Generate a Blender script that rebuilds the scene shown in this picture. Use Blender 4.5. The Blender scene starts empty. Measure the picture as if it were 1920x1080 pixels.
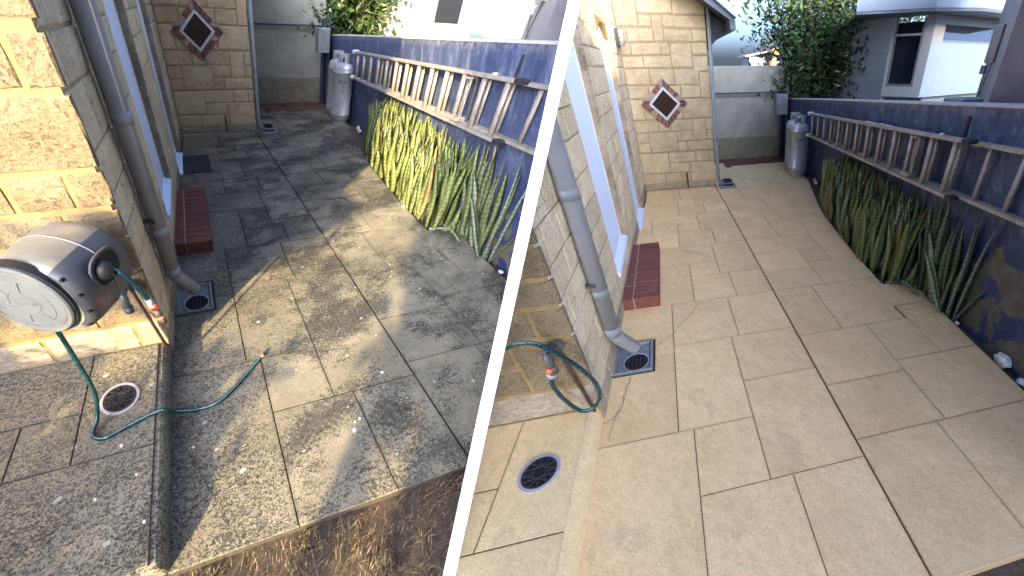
import bpy, bmesh, math, random
from mathutils import Vector, Matrix, noise as mnoise
C = bpy.context.scene.collection
sc = bpy.context.scene

# ------------------------------------------------------------------ camera
cam_d = bpy.data.cameras.new("camera"); cam = bpy.data.objects.new("camera", cam_d); C.objects.link(cam)
cam_d.lens = 12.0; cam_d.sensor_width = 36.0; cam_d.clip_start = 0.02; cam_d.clip_end = 600
cam.location = (0, 0, 1.6); cam.rotation_euler = (math.radians(90 - 33.7726), 0, 0)
sc.camera = cam
# ------------------------------------------------------------------ sky, sun, exposure
SUN_DIR = Vector((-0.12085, 0.95512, -0.27046)).normalized()
w = bpy.data.worlds.new("World"); sc.world = w; w.use_nodes = True
nt = w.node_tree
for n in list(nt.nodes): nt.nodes.remove(n)
sky = nt.nodes.new("ShaderNodeTexSky"); sky.sky_type = 'NISHITA'; sky.sun_disc = False
sky.sun_elevation = math.radians(15.7); sky.sun_rotation = math.radians(172.8)
sky.air_density = 0.42; sky.dust_density = 4.7; sky.ozone_density = 3.6
bg = nt.nodes.new("ShaderNodeBackground"); bg.inputs[1].default_value = 0.15
wo = nt.nodes.new("ShaderNodeOutputWorld")
nt.links.new(sky.outputs[0], bg.inputs[0]); nt.links.new(bg.outputs[0], wo.inputs[0])
sd = bpy.data.lights.new("sun", 'SUN'); sun = bpy.data.objects.new("sun", sd); C.objects.link(sun)
sd.energy = 2.05; sd.angle = math.radians(0.9); sd.color = (1.0, 0.76, 0.38)
sun.rotation_euler = SUN_DIR.to_track_quat('-Z', 'Y').to_euler(); sun.location = (0.5, -4, 5)
sc.view_settings.view_transform = 'Standard'; sc.view_settings.look = 'None'
sc.view_settings.exposure = 3.12; sc.view_settings.gamma = 1.0; sc.view_settings.use_curve_mapping = False
sc.cycles.max_bounces = 6; sc.cycles.diffuse_bounces = 4
try: sc.cycles.use_denoising = True
except Exception: pass

# ------------------------------------------------------------------ the two yards
# The place is the same side passage twice over, before and after cleaning, standing
# left and right of a white divider added for the image strip.  Each yard is given in metres along its own three
# axes (across, along, up) sheared about the camera to fit its half of the image, so its uprights stand on a slant.
class Yard:
    def __init__(s, side, ax, ay, az, o, cut):
        s.side = side; s.ax = Vector(ax); s.ay = Vector(ay); s.az = Vector(az); s.o = Vector(o)
        s.cut = Vector(cut)       # s.cut . (p - camera point) must stay <= 0 : a cut plane through the camera
    def w(s, p): return s.o + s.ax*p[0] + s.ay*p[1] + s.az*p[2]
EYE = Vector((0, 0, 1.6))
YL = Yard('L', (0.79637, 0.30988, -0.00474), (-0.71282, 0.94775, 0.11544), (0.44325, -0.17285, 1.02344),
          (-0.5852, 0.3693, 0.0497), (0.97693, -0.11360, -0.18085))
YR = Yard('R', (1.09243, 0.22798, 0.00505), (0.35421, 0.97583, -0.01829), (-0.40444, -0.00852, 0.99674),
          (0.6471, 0.0136, 0.0052), (-0.97694, 0.12248, 0.17491))

def tag(o, label=None, cat=None, group=None, kind=None):
    if o is None: return
    if label: o['label'] = label
    if cat: o['category'] = cat
    if group: o['group'] = group
    if kind: o['kind'] = kind
    return o

def empty(Y, name, base, label=None, cat=None, group=None, kind=None):
    o = bpy.data.objects.new(name, None); C.objects.link(o)
    o.location = Y.w(base); o.empty_display_size = 0.05
    return tag(o, label, cat, group, kind)

def emit(Y, name, vs, fs, mat, parent=None, base=None, smooth=False, uvs=None, cut=True, mats=None, fmat=None):
    """one mesh object from yard coordinates, cut off at a plane through the camera"""
    ws = [Y.w(v) for v in vs] if Y else [Vector(v) for v in vs]
    org = parent.location.copy() if parent is not None and parent.type == 'EMPTY' else None
    if parent is not None and parent.type == 'MESH':
        org = Vector(parent['org'])
    if org is None:
        org = (Y.w(base) if Y else Vector(base)) if base is not None else sum(ws, Vector())/len(ws)
    do = False
    if Y and cut:
        d = [Y.cut.dot(p - EYE) for p in ws]
        if min(d) > 0: return None
        do = max(d) > 0
    me = bpy.data.meshes.new(name)
    me.from_pydata([p - org for p in ws], [], fs)
    if uvs:
        l = me.uv_layers.new(name="UVMap")
        for poly in me.polygons:
            for li in poly.loop_indices:
                l.data[li].uv = uvs[me.loops[li].vertex_index]
    for m in (mats or [mat]): me.materials.append(m)
    if fmat:
        for p, i in zip(me.polygons, fmat): p.material_index = i
    if do:
        bm = bmesh.new(); bm.from_mesh(me)
        bmesh.ops.bisect_plane(bm, geom=bm.verts[:]+bm.edges[:]+bm.faces[:], dist=1e-6,
                               plane_co=EYE - org, plane_no=Y.cut, clear_outer=True)
        bm.to_mesh(me); bm.free()
        if len(me.polygons) == 0: return None
    if smooth:
        me.polygons.foreach_set("use_smooth", [True]*len(me.polygons))
    me.update()
    o = bpy.data.objects.new(name, me); C.objects.link(o)
    if parent is not None:
        o.parent = parent
        o.location = (0, 0, 0)
    else:
        o.location = org
    o['org'] = tuple(org)
    return o

# ------------------------------------------------------------------ shape helpers (yard coordinates)
class MB:
    def __init__(s): s.v = []; s.f = []; s.uv = None
    def add(s, vs, fs):
        n = len(s.v); s.v += [tuple(v) for v in vs]; s.f += [tuple(i+n for i in f) for f in fs]
    def box(s, a, b):
        x0,y0,z0 = a; x1,y1,z1 = b
        s.add([(x0,y0,z0),(x1,y0,z0),(x1,y1,z0),(x0,y1,z0),(x0,y0,z1),(x1,y0,z1),(x1,y1,z1),(x0,y1,z1)],
              [(0,3,2,1),(4,5,6,7),(0,1,5,4),(1,2,6,5),(2,3,7,6),(3,0,4,7)])
        return s
    def bbox(s, a, b, r=0.004):
        """box with chamfered edges"""
        x0,y0,z0 = a; x1,y1,z1 = b
        bm = bmesh.new(); bmesh.ops.create_cube(bm, size=1)
        for v in bm.verts: v.co = ((x0+x1)/2+v.co.x*(x1-x0), (y0+y1)/2+v.co.y*(y1-y0), (z0+z1)/2+v.co.z*(z1-z0))
        bmesh.ops.bevel(bm, geom=bm.edges[:], offset=r, segments=2, affect='EDGES', profile=0.5)
        bm.verts.index_update()
        s.add([tuple(v.co) for v in bm.verts], [tuple(v.index for v in f.verts) for f in bm.faces]); bm.free()
        return s
    def prism(s, pts, h0, h1, axis=2):
        """polygon pts (2d) extruded between h0 and h1 along axis"""
        def P(p, h):
            return (p[0],p[1],h) if axis == 2 else ((p[0],h,p[1]) if axis == 1 else (h,p[0],p[1]))
        n = len(pts)
        s.add([P(p,h0) for p in pts]+[P(p,h1) for p in pts],
              [tuple(range(n-1,-1,-1)), tuple(range(n,2*n))]+[(i,(i+1)%n,n+(i+1)%n,n+i) for i in range(n)])
        return s
    def tube(s, path, r, seg=10, caps=True, rs=None):
        path = [Vector(p) for p in path]; n = len(path); up = Vector((0,0,1))
        base = len(s.v); prev = None
        for i, p in enumerate(path):
            t = (path[min(i+1,n-1)] - path[max(i-1,0)]).normalized()
            a = prev if prev is not None else (up if abs(t.dot(up)) < .9 else Vector((1,0,0)))
            u = (a - t*a.dot(t)).normalized(); prev = u; v = t.cross(u)
            rr = rs[i] if rs else r
            for k in range(seg):
                th = 2*math.pi*k/seg
                s.v.append(tuple(p + (u*math.cos(th)+v*math.sin(th))*rr))
        for i in range(n-1):
            for k in range(seg):
                a = base+i*seg+k; b = base+i*seg+(k+1)%seg
                s.f.append((a,b,b+seg,a+seg))
        if caps:
            s.f.append(tuple(base+k for k in range(seg-1,-1,-1)))
            s.f.append(tuple(base+(n-1)*seg+k for k in range(seg)))
        return s
    def lathe(s, c, prof, seg=28):
        base = len(s.v)
        for r, z in prof:
            for k in range(seg):
                th = 2*math.pi*k/seg
                s.v.append((c[0]+r*math.cos(th), c[1]+r*math.sin(th), c[2]+z))
        for i in range(len(prof)-1):
            for k in range(seg):
                a = base+i*seg+k; b = base+i*seg+(k+1)%seg
                s.f.append((a,b,b+seg,a+seg))
        return s
    def out(s, Y, name, mat, parent=None, base=None, smooth=False, **k):
        return emit(Y, name, s.v, s.f, mat, parent, base, smooth, uvs=s.uv, **k)

def curve_pts(pts, n=8):
    """Catmull-Rom through pts"""
    P = [Vector(p) for p in pts]; P = [P[0]*2-P[1]]+P+[P[-1]*2-P[-2]]; o = []
    for i in range(1, len(P)-2):
        for k in range(n):
            t = k/n; a,b,c,d = P[i-1],P[i],P[i+1],P[i+2]
            o.append(0.5*((2*b)+(c-a)*t+(2*a-5*b+4*c-d)*t*t+(3*b-a-3*c+d)*t**3))
    o.append(P[-2]); return o

# ------------------------------------------------------------------ materials
def nodes_mat(name):
    m = bpy.data.materials.new(name); m.use_nodes = True; t = m.node_tree
    b = t.nodes["Principled BSDF"]; return m, t, b
def N(t, typ, **k):
    n = t.nodes.new(typ)
    for a, v in k.items(): setattr(n, a, v)
    return n
def noise(t, vec, scale, detail=4, rough=.55, dist=0.0):
    n = N(t, "ShaderNodeTexNoise"); n.inputs['Scale'].default_value = scale; n.inputs['Detail'].default_value = detail
    n.inputs['Roughness'].default_value = rough; n.inputs['Distortion'].default_value = dist
    t.links.new(vec, n.inputs['Vector']); return n.outputs['Fac']
def ramp(t, fac, stops, interp='LINEAR'):
    r = N(t, "ShaderNodeValToRGB"); cr = r.color_ramp; cr.interpolation = interp
    while len(cr.elements) < len(stops): cr.elements.new(0.5)
    for e, (p, c) in zip(cr.elements, stops):
        e.position = p; e.color = (c[0],c[1],c[2],1) if not isinstance(c,(int,float)) else (c,c,c,1)
    t.links.new(fac, r.inputs[0]); return r.outputs[0]
def mix(t, fac, a, b, mode='MIX'):
    m = N(t, "ShaderNodeMix", data_type='RGBA', blend_type=mode)
    for sock, val in ((m.inputs[0], fac), (m.inputs[6], a), (m.inputs[7], b)):
        if isinstance(val, (int, float)): sock.default_value = val
        elif isinstance(val, tuple): sock.default_value = (*val[:3], 1)
        else: t.links.new(val, sock)
    return m.outputs[2]
def mth(t, op, a, b=None, clamp=False):
    m = N(t, "ShaderNodeMath", operation=op); m.use_clamp = clamp
    for i, v in enumerate((a, b)):
        if v is None: continue
        if isinstance(v, (int, float)): m.inputs[i].default_value = v
        else: t.links.new(v, m.inputs[i])
    return m.outputs[0]
def bump(t, b, h, strength=.4, dist=.01, prev=None):
    n = N(t, "ShaderNodeBump"); n.inputs['Strength'].default_value = strength; n.inputs['Distance'].default_value = dist
    t.links.new(h, n.inputs['Height'])
    if prev is not None: t.links.new(prev, n.inputs['Normal'])
    if b is not None: t.links.new(n.outputs[0], b.inputs['Normal'])
    return n.outputs[0]
def objco(t): return N(t, "ShaderNodeTexCoord").outputs['Object']
def rnd(t): return N(t, "ShaderNodeObjectInfo").outputs['Random']
def scaled(t, vec, s):
    m = N(t, "ShaderNodeMapping"); m.inputs['Scale'].default_value = s; t.links.new(vec, m.inputs[0]); return m.outputs[0]
def rnd_tint(t, col, lo, hi):
    r = mth(t, 'MULTIPLY_ADD', rnd(t), hi-lo); r.node.inputs[2].default_value = lo
    c = N(t, "ShaderNodeCombineColor"); 
    for i in range(3): t.links.new(r, c.inputs[i])
    return mix(t, 1.0, col, c.outputs[0], 'MULTIPLY')

def simple(name, col, rough=.6, metal=0, var=.15, scale=20, bstr=.15, bscale=120, rndv=.0, spec=None):
    m, t, b = nodes_mat(name); oc = objco(t)
    f = noise(t, oc, scale, 5, .6)
    c = ramp(t, f, [(.3, tuple(x*(1-var) for x in col)), (.7, tuple(min(1,x*(1+var)) for x in col))])
    if rndv: c = rnd_tint(t, c, 1-rndv, 1+rndv)
    t.links.new(c, b.inputs['Base Color'])
    rr = ramp(t, noise(t, oc, scale*1.7, 4), [(.3, max(0,rough-.12)), (.7, min(1,rough+.12))]); t.links.new(rr, b.inputs['Roughness'])
    b.inputs['Metallic'].default_value = metal
    if bstr: bump(t, b, noise(t, oc, bscale, 3), bstr, .004)
    return m

def tile_edge(t, oc, w_=.5):
    sx = N(t, "ShaderNodeSeparateXYZ"); t.links.new(N(t, "ShaderNodeTexCoord").outputs['UV'], sx.inputs[0])
    e = mth(t, 'ADD', sx.outputs['X'], mth(t, 'MULTIPLY', mth(t, 'SUBTRACT', noise(t, oc, 16, 5, .7), .5), 1.5))
    return ramp(t, e, [(0.0, w_), (.55, w_*.25), (.9, 0.0)])
def tile_coords(t):
    # every slab was cast and has weathered on its own: shift the pattern from slab to slab
    oc = objco(t); v = N(t, "ShaderNodeVectorMath", operation='ADD'); c = N(t, "ShaderNodeCombineXYZ")
    t.links.new(mth(t, 'MULTIPLY', rnd(t), 37.0), c.inputs[2]); t.links.new(oc, v.inputs[0]); t.links.new(c.outputs[0], v.inputs[1])
    return v.outputs[0]
def concrete_dirty(name='unwashed concrete', amount=1.0):
    m, t, b = nodes_mat(name); oc = objco(t); tc = tile_coords(t)
    base = ramp(t, noise(t, oc, 2.2, 5, .6), [(.3, (.19,.165,.115)), (.7, (.32,.282,.20))])
    grain = noise(t, oc, 150, 3, .7)
    grain2 = noise(t, oc, 62, 4, .7)
    big = mth(t, 'ADD', mth(t, 'MULTIPLY', noise(t, oc, 1.9, 7, .62, .3), .65), mth(t, 'MULTIPLY', noise(t, tc, 4.5, 6, .68, .3), .35))
    # lichen and mould: fine dark specks, denser in broad drifts
    s = mth(t, 'ADD', mth(t, 'MULTIPLY', grain, .58), mth(t, 'MULTIPLY', grain2, .42))
    s = mth(t, 'ADD', s, mth(t, 'MULTIPLY', mth(t, 'SUBTRACT', big, .5), 1.25*amount))
    mask = ramp(t, s, [(.455, 0.0), (.56, .97)])
    dark = ramp(t, noise(t, oc, 60, 3), [(.35, (.022,.022,.02)), (.7, (.085,.08,.064))])
    c = mix(t, mask, base, dark)
    c = mix(t, ramp(t, noise(t, oc, 5.5, 4), [(.40, .0), (.72, .50*amount)]), c, (.11,.103,.085))
    vo = N(t, "ShaderNodeTexVoronoi"); vo.inputs['Scale'].default_value = 12; vo.inputs['Randomness'].default_value = 1
    wv = N(t, "ShaderNodeVectorMath", operation='ADD'); t.links.new(oc, wv.inputs[0])
    nn = N(t, "ShaderNodeTexNoise"); nn.inputs['Scale'].default_value = 60; t.links.new(oc, nn.inputs['Vector'])
    sc_ = N(t, "ShaderNodeVectorMath", operation='SCALE'); sc_.inputs['Scale'].default_value = .012; t.links.new(nn.outputs['Color'], sc_.inputs[0])
    t.links.new(sc_.outputs[0], wv.inputs[1]); t.links.new(wv.outputs[0], vo.inputs['Vector'])
    lic = mth(t, 'LESS_THAN', vo.outputs['Distance'], mth(t, 'MULTIPLY', ramp(t, noise(t, oc, 9, 3), [(.42, .15), (.75, 1)]), .20))
    c = mix(t, mth(t, 'MULTIPLY', lic, .75), c, (.46,.45,.40))
    c = mix(t, tile_edge(t, oc, .28), c, (.06,.055,.042))
    c = rnd_tint(t, c, .92, 1.08)
    t.links.new(c, b.inputs['Base Color']); b.inputs['Roughness'].default_value = .93
    b.inputs['Specular IOR Level'].default_value = .25
    p = bump(t, None, grain, .55, .006); bump(t, b, grain2, .35, .008, p)
    return m

def concrete_clean(name='washed concrete', tint=(1,1,1)):
    m, t, b = nodes_mat(name); oc = objco(t); tc = tile_coords(t)
    base = ramp(t, noise(t, tc, 2.4, 6, .62), [(.3, (.71*tint[0],.47*tint[1],.225*tint[2])), (.7, (.83*tint[0],.58*tint[1],.30*tint[2]))])
    g = noise(t, oc, 130, 4, .75)
    c = mix(t, 1.0, base, ramp(t, g, [(.34, .74), (.5, 1.0), (.72, 1.13)]), 'MULTIPLY')
    g2 = noise(t, oc, 22, 5, .7)
    c = mix(t, 1.0, c, ramp(t, g2, [(.3, .88), (.62, 1.05)]), 'MULTIPLY')
    st = ramp(t, noise(t, tc, 6, 7, .72, .8), [(.56, 0.0), (.74, .38)])
    c = mix(t, st, c, (.24,.19,.13))
    dk = ramp(t, noise(t, oc, 48, 3, .6), [(.70, 0.0), (.76, .6)])
    c = mix(t, dk, c, (.16,.13,.09))
    vo = N(t, "ShaderNodeTexVoronoi"); vo.inputs['Scale'].default_value = 55; t.links.new(oc, vo.inputs['Vector'])
    sp = mth(t, 'LESS_THAN', vo.outputs['Distance'], mth(t, 'MULTIPLY', ramp(t, noise(t, oc, 13, 3), [(.5, 0), (.8, 1)]), .14))
    c = mix(t, mth(t, 'MULTIPLY', sp, .6), c, (.72,.68,.6))
    c = mix(t, tile_edge(t, oc, .15), c, (.26,.17,.095))
    c = rnd_tint(t, c, .94, 1.05)
    t.links.new(c, b.inputs['Base Color']); b.inputs['Roughness'].default_value = .8
    b.inputs['Specular IOR Level'].default_value = .35
    bump(t, b, g, .35, .004)
    return m

def stone(name, a, bb, pit=(.16,.115,.07), rscale=1.0, rv=.1, comb=(22,22,60), cd=.5, camt=.72, pitlo=.60, bs=.9, bsc=26, bd=.6):
    m, t, b = nodes_mat(name); oc = objco(t)
    f = noise(t, oc, 6, 6, .65, .15)
    c = ramp(t, f, [(.28, a), (.72, bb)])
    st = noise(t, scaled(t, oc, comb), 1.0, 5, .7, cd)      # combed bedding marks
    c = mix(t, 1.0, c, ramp(t, st, [(.3, camt), (.6, 1.08)]), 'MULTIPLY')
    pn = noise(t, oc, 70, 4, .7)
    pm = mth(t, 'MULTIPLY', ramp(t, pn, [(pitlo, 0), (pitlo+.07, 1)]), ramp(t, noise(t, oc, 9, 3), [(.4, .1), (.65, .9)]))
    c = mix(t, pm, c, pit)
    c = rnd_tint(t, c, 1-rv, 1+rv)
    t.links.new(c, b.inputs['Base Color']); b.inputs['Roughness'].default_value = .9
    b.inputs['Specular IOR Level'].default_value = .2
    h = mth(t, 'SUBTRACT', mth(t, 'ADD', mth(t, 'MULTIPLY', noise(t, oc, bsc, 6, .7, bd), 1.0), mth(t, 'MULTIPLY', st, .8)), mth(t, 'MULTIPLY', pm, .6))
    bump(t, b, h, bs, .014*rscale)
    return m

def blue_paint():
    m, t, b = nodes_mat('worn navy wall paint'); oc = objco(t)
    st = noise(t, scaled(t, oc, (7, 7, 2.2)), 1.0, 6, .65, 1.0)
    c = ramp(t, st, [(.28, (.016,.026,.066)), (.52, (.046,.062,.125)), (.74, (.17,.20,.285))])
    c = mix(t, ramp(t, noise(t, oc, 30, 5, .7), [(.55, 0), (.75, .45)]), c, (.20,.21,.27))
    # flaked patches low on the near end show bare render
    uv = N(t, "ShaderNodeTexCoord").outputs['UV']; sx = N(t, "ShaderNodeSeparateXYZ"); t.links.new(uv, sx.inputs[0])
    near = ramp(t, sx.outputs['X'], [(.16, .385), (.215, .35), (.26, 0.0)])
    low = ramp(t, sx.outputs['Y'], [(.46, 1.0), (.58, 0.0)])
    pn = mth(t, 'ADD', noise(t, oc, 4.2, 6, .55, .5), mth(t, 'MULTIPLY', mth(t, 'MULTIPLY', near, low), .62))
    pm = ramp(t, pn, [(.70, 0), (.708, 1)])
    pc = ramp(t, noise(t, oc, 12, 4), [(.3, (.080,.070,.050)), (.7, (.14,.122,.088))])
    deep = ramp(t, mth(t, 'MULTIPLY', near, low), [(.0, 0), (.25, .8)])
    c = mix(t, deep, c, ramp(t, noise(t, oc, 9, 4), [(.3, (.012,.022,.08)), (.7, (.03,.048,.14))]))
    c = mix(t, pm, c, pc)
    top = ramp(t, sx.outputs['Y'], [(.955, 0), (.985, .5)])
    c = mix(t, mth(t, 'MULTIPLY', top, ramp(t, noise(t, oc, 18, 5), [(.4, 0), (.6, 1)])), c, (.23,.215,.19))
    t.links.new(c, b.inputs['Base Color'])
    t.links.new(ramp(t, pm, [(0, .62), (1, .9)]), b.inputs['Roughness'])
    p = bump(t, None, mth(t, 'SUBTRACT', 1.0, pm), .6, .004); bump(t, b, noise(t, oc, 40, 5, .6), .35, .006, p)
    return m

def leaf_mat(name, dark, light, edge, spread=.2):
    m, t, b = nodes_mat(name)
    uv = N(t, "ShaderNodeTexCoord").outputs['UV']; oc = objco(t)
    sx = N(t, "ShaderNodeSeparateXYZ"); t.links.new(uv, sx.inputs[0])
    n = noise(t, scaled(t, uv, (6, 28, 1)), 1.0, 3, .6, .3)
    ph = mth(t, 'ADD', mth(t, 'MULTIPLY', sx.outputs['Y'], 125), mth(t, 'MULTIPLY', n, 13))
    ph = mth(t, 'ADD', ph, mth(t, 'MULTIPLY', rnd(t), 60))
    s = mth(t, 'SINE', ph)
    c = ramp(t, s, [(.0, light), (.18, light), (.48, dark), (1, dark)])
    c = mix(t, ramp(t, noise(t, uv, 9, 3), [(.35, 0), (.7, .6)]), c, tuple(x*1.25 for x in light))
    e = mth(t, 'ABSOLUTE', mth(t, 'SUBTRACT', sx.outputs['X'], .5))
    c = mix(t, ramp(t, e, [(.42, 0), (.47, .7)]), c, edge)
    c = rnd_tint(t, c, 1-spread, 1+spread)
    tip = ramp(t, sx.outputs['Y'], [(.94, 0), (1.0, .7)])
    c = mix(t, tip, c, (.22,.17,.08))
    t.links.new(c, b.inputs['Base Color']); b.inputs['Roughness'].default_value = .45
    b.inputs['Specular IOR Level'].default_value = .4
    try: b.inputs['Subsurface Weight'].default_value = 0
    except Exception: pass
    bump(t, b, noise(t, scaled(t, uv, (40, 6, 1)), 1.0, 2), .15, .002)
    return m

def metal_mat(name, col, rough, metal, dirt=(.2,.17,.13), amt=.5):
    m, t, b = nodes_mat(name); oc = objco(t)
    f = ramp(t, noise(t, oc, 14, 6, .65), [(.4, 0), (.7, amt)])
    c = mix(t, f, ramp(t, noise(t, oc, 60, 4), [(.3, tuple(x*.82 for x in col)), (.7, col)]), dirt)
    t.links.new(c, b.inputs['Base Color']); b.inputs['Metallic'].default_value = metal
    t.links.new(ramp(t, noise(t, oc, 25, 4), [(.3, rough-.1), (.7, rough+.15)]), b.inputs['Roughness'])
    bump(t, b, noise(t, oc, 90, 3), .12, .003)
    return m

def glass_dark(name, col=(.02,.014,.012), rough=.08):
    m, t, b = nodes_mat(name); b.inputs['Base Color'].default_value = (*col, 1); b.inputs['Roughness'].default_value = rough
    b.inputs['Specular IOR Level'].default_value = .5
    return m

MT = {}
MT['dirty'] = concrete_dirty(); MT['dirty_light'] = concrete_dirty('unwashed pale concrete', .3)
MT['clean'] = concrete_clean(); MT['clean_pale'] = concrete_clean('washed pale concrete', (.92,1.0,1.05))
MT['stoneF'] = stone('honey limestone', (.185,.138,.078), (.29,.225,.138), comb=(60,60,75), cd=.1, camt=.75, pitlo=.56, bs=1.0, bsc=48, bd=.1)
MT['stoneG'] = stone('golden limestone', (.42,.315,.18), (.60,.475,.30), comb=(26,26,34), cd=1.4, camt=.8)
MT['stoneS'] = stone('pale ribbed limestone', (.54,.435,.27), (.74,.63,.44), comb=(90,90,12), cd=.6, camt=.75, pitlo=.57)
MT['stoneD'] = stone('base course limestone', (.24,.195,.14), (.44,.37,.27))  # lowest courses only, duller than the gable and path stone
MT['stoneR'] = stone('rough grey reveal stone', (.16,.125,.09), (.40,.33,.245))
MT['mortar'] = simple('yellow mortar', (.235,.155,.062), .92, var=.2, scale=16, bstr=.6, bscale=60)
MT['mortarG'] = simple('tan mortar', (.30,.225,.125), .92, var=.2, scale=16, bstr=.6, bscale=60)
MT['joint'] = simple('dark joint grime', (.045,.036,.026), .95, var=.3, scale=40)
MT['soil'] = simple('dry garden soil', (.085,.06,.04), .97, var=.45, scale=30, bstr=1.0, bscale=45)
MT['blue'] = blue_paint()
MT['coping'] = simple('pale coping render', (.46,.44,.40), .85, var=.15, scale=10, bstr=.3)
MT['pvc'] = simple('grey downpipe plastic', (.20,.21,.22), .42, var=.1, scale=6, bstr=.05)
MT['pvcL'] = simple('weathered grey pipe', (.20,.21,.22), .5, var=.12, scale=6, bstr=.05)
MT['white'] = simple('white window joinery', (.62,.69,.82), .65, var=.01, scale=3, bstr=0)
MT['brick'] = simple('dark red step brick', (.15,.045,.034), .8, var=.3, scale=28, bstr=.5, bscale=90, rndv=.18)
MT['brickP'] = simple('dull red paver', (.13,.055,.04), .85, var=.3, scale=22, bstr=.5, bscale=90, rndv=.25)
MT['bjoint'] = simple('pale brick mortar', (.40,.30,.23), .9, var=.2, scale=30, bstr=.4)
MT['galv'] = metal_mat('galvanised cylinder paint', (.50,.51,.52), .36, .35, (.20,.19,.19), .35)
MT['alu'] = metal_mat('weathered ladder aluminium', (.47,.42,.35), .55, .35, (.24,.19,.145), .75)
MT['alu2'] = metal_mat('dusty rung aluminium', (.44,.39,.33), .55, .35, (.22,.17,.13), .7)
MT['black'] = simple('black rubber', (.018,.018,.02), .6, var=.3, scale=30)
MT['dkgrey'] = simple('dark grey plastic', (.06,.06,.06), .5, var=.12, scale=9, bstr=.04)
MT['reelL'] = simple('greenish grey reel plastic', (.27,.265,.21), .6, var=.07, scale=5, bstr=.04)
MT['reelT'] = simple('brownish reel top plastic', (.24,.21,.155), .6, var=.2, scale=12, bstr=.1)  # browner tone on the upper faces of the housing
MT['disc'] = simple('chalky faded disc', (.165,.157,.127), .7, var=.13, scale=7, bstr=.1)
MT['steel'] = simple('grey drain plastic', (.17,.18,.18), .5, var=.2, scale=18, bstr=.1)
MT['ring'] = simple('mauve grey drain ring', (.33,.31,.35), .5, var=.12, scale=22)
MT['hose'] = simple('teal garden hose', (.005,.033,.038), .28, var=.15, scale=30, bstr=0)
MT['hosestripe'] = simple('light hose stripe', (.10,.24,.24), .3, var=.1, scale=30, bstr=0)
MT['orange'] = simple('orange connector plastic', (.72,.12,.05), .4, var=.06, scale=20, bstr=0)
MT['cgrey'] = simple('light grey connector plastic', (.30,.31,.32), .45, var=.08, scale=20, bstr=0)
MT['copper'] = simple('brown painted copper pipe', (.06,.032,.028), .5, var=.3, scale=40)
MT['brass'] = metal_mat('tarnished tap brass', (.15,.16,.15), .5, .6, (.06,.06,.055), .6)
MT['mat'] = simple('charcoal rubber mat', (.022,.021,.021), .85, var=.3, scale=60, bstr=.6, bscale=200)
MT['render'] = None
MT['fascia'] = simple('blue grey fascia paint', (.14,.165,.20), .5, var=.06, scale=5, bstr=.03)
MT['roof'] = simple('grey roof sheeting', (.30,.36,.42), .45, var=.08, scale=5, bstr=.03)
MT['soffit'] = simple('dark soffit boards', (.055,.06,.07), .7, var=.1, scale=8)
MT['wframe'] = simple('aged white frame', (.55,.55,.54), .5, var=.08, scale=18)
MT['glass'] = glass_dark('brown tinted pane', (.035,.018,.013), .3)
MT['glassN'] = glass_dark('neighbour window glass', (.02,.024,.03), .04)
MT['nwall'] = simple('neighbour pale render', (.30,.345,.375), .85, var=.03, scale=3, bstr=.15)
MT['nwhite'] = simple('neighbour white render', (.46,.47,.47), .8, var=.03, scale=3, bstr=.1)
MT['ncream'] = simple('neighbour cream render', (.38,.33,.285), .85, var=.05, scale=5, bstr=.2)
MT['ndark'] = simple('grey mauve weathered render', (.155,.14,.15), .85, var=.3, scale=3.2, bstr=.5, bscale=30)
MT['ngrey'] = simple('neighbour grey fascia', (.36,.42,.47), .6, var=.04, scale=3, bstr=.03)
MT['nlow'] = simple('neighbour green grey base', (.26,.29,.27), .85, var=.06, scale=4)
MT['tan'] = simple('tan far house render', (.62,.36,.18), .85, var=.04, scale=2)
MT['bark'] = simple('grey brown bark', (.10,.075,.05), .9, var=.3, scale=20, bstr=.8, bscale=40)
MT['divider'] = simple('white painted divider', (.92,.92,.92), .7, var=.005, scale=2, bstr=0)
MT['rock'] = simple('white limestone rock', (.55,.53,.50), .9, var=.25, scale=35, bstr=.8, bscale=60)
MT['pebble'] = simple('cream pebble', (.62,.55,.48), .7, var=.2, scale=30)
MT['dark'] = simple('black hole shade', (.004,.004,.005), .9, var=.1, scale=9, bstr=0)  # the shade inside holes, put into a flat near-black colour
MT['lampglass'] = simple('frosted lamp glass', (.55,.47,.36), .3, var=.05, scale=9, bstr=0)
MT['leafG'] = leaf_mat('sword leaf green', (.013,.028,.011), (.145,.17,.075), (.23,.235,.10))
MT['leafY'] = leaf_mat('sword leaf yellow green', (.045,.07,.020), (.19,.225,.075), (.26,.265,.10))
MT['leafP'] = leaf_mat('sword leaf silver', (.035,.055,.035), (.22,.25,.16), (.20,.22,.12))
MT['leafB'] = leaf_mat('sword leaf dry brown', (.13,.085,.03), (.26,.18,.075), (.30,.21,.08))

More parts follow.
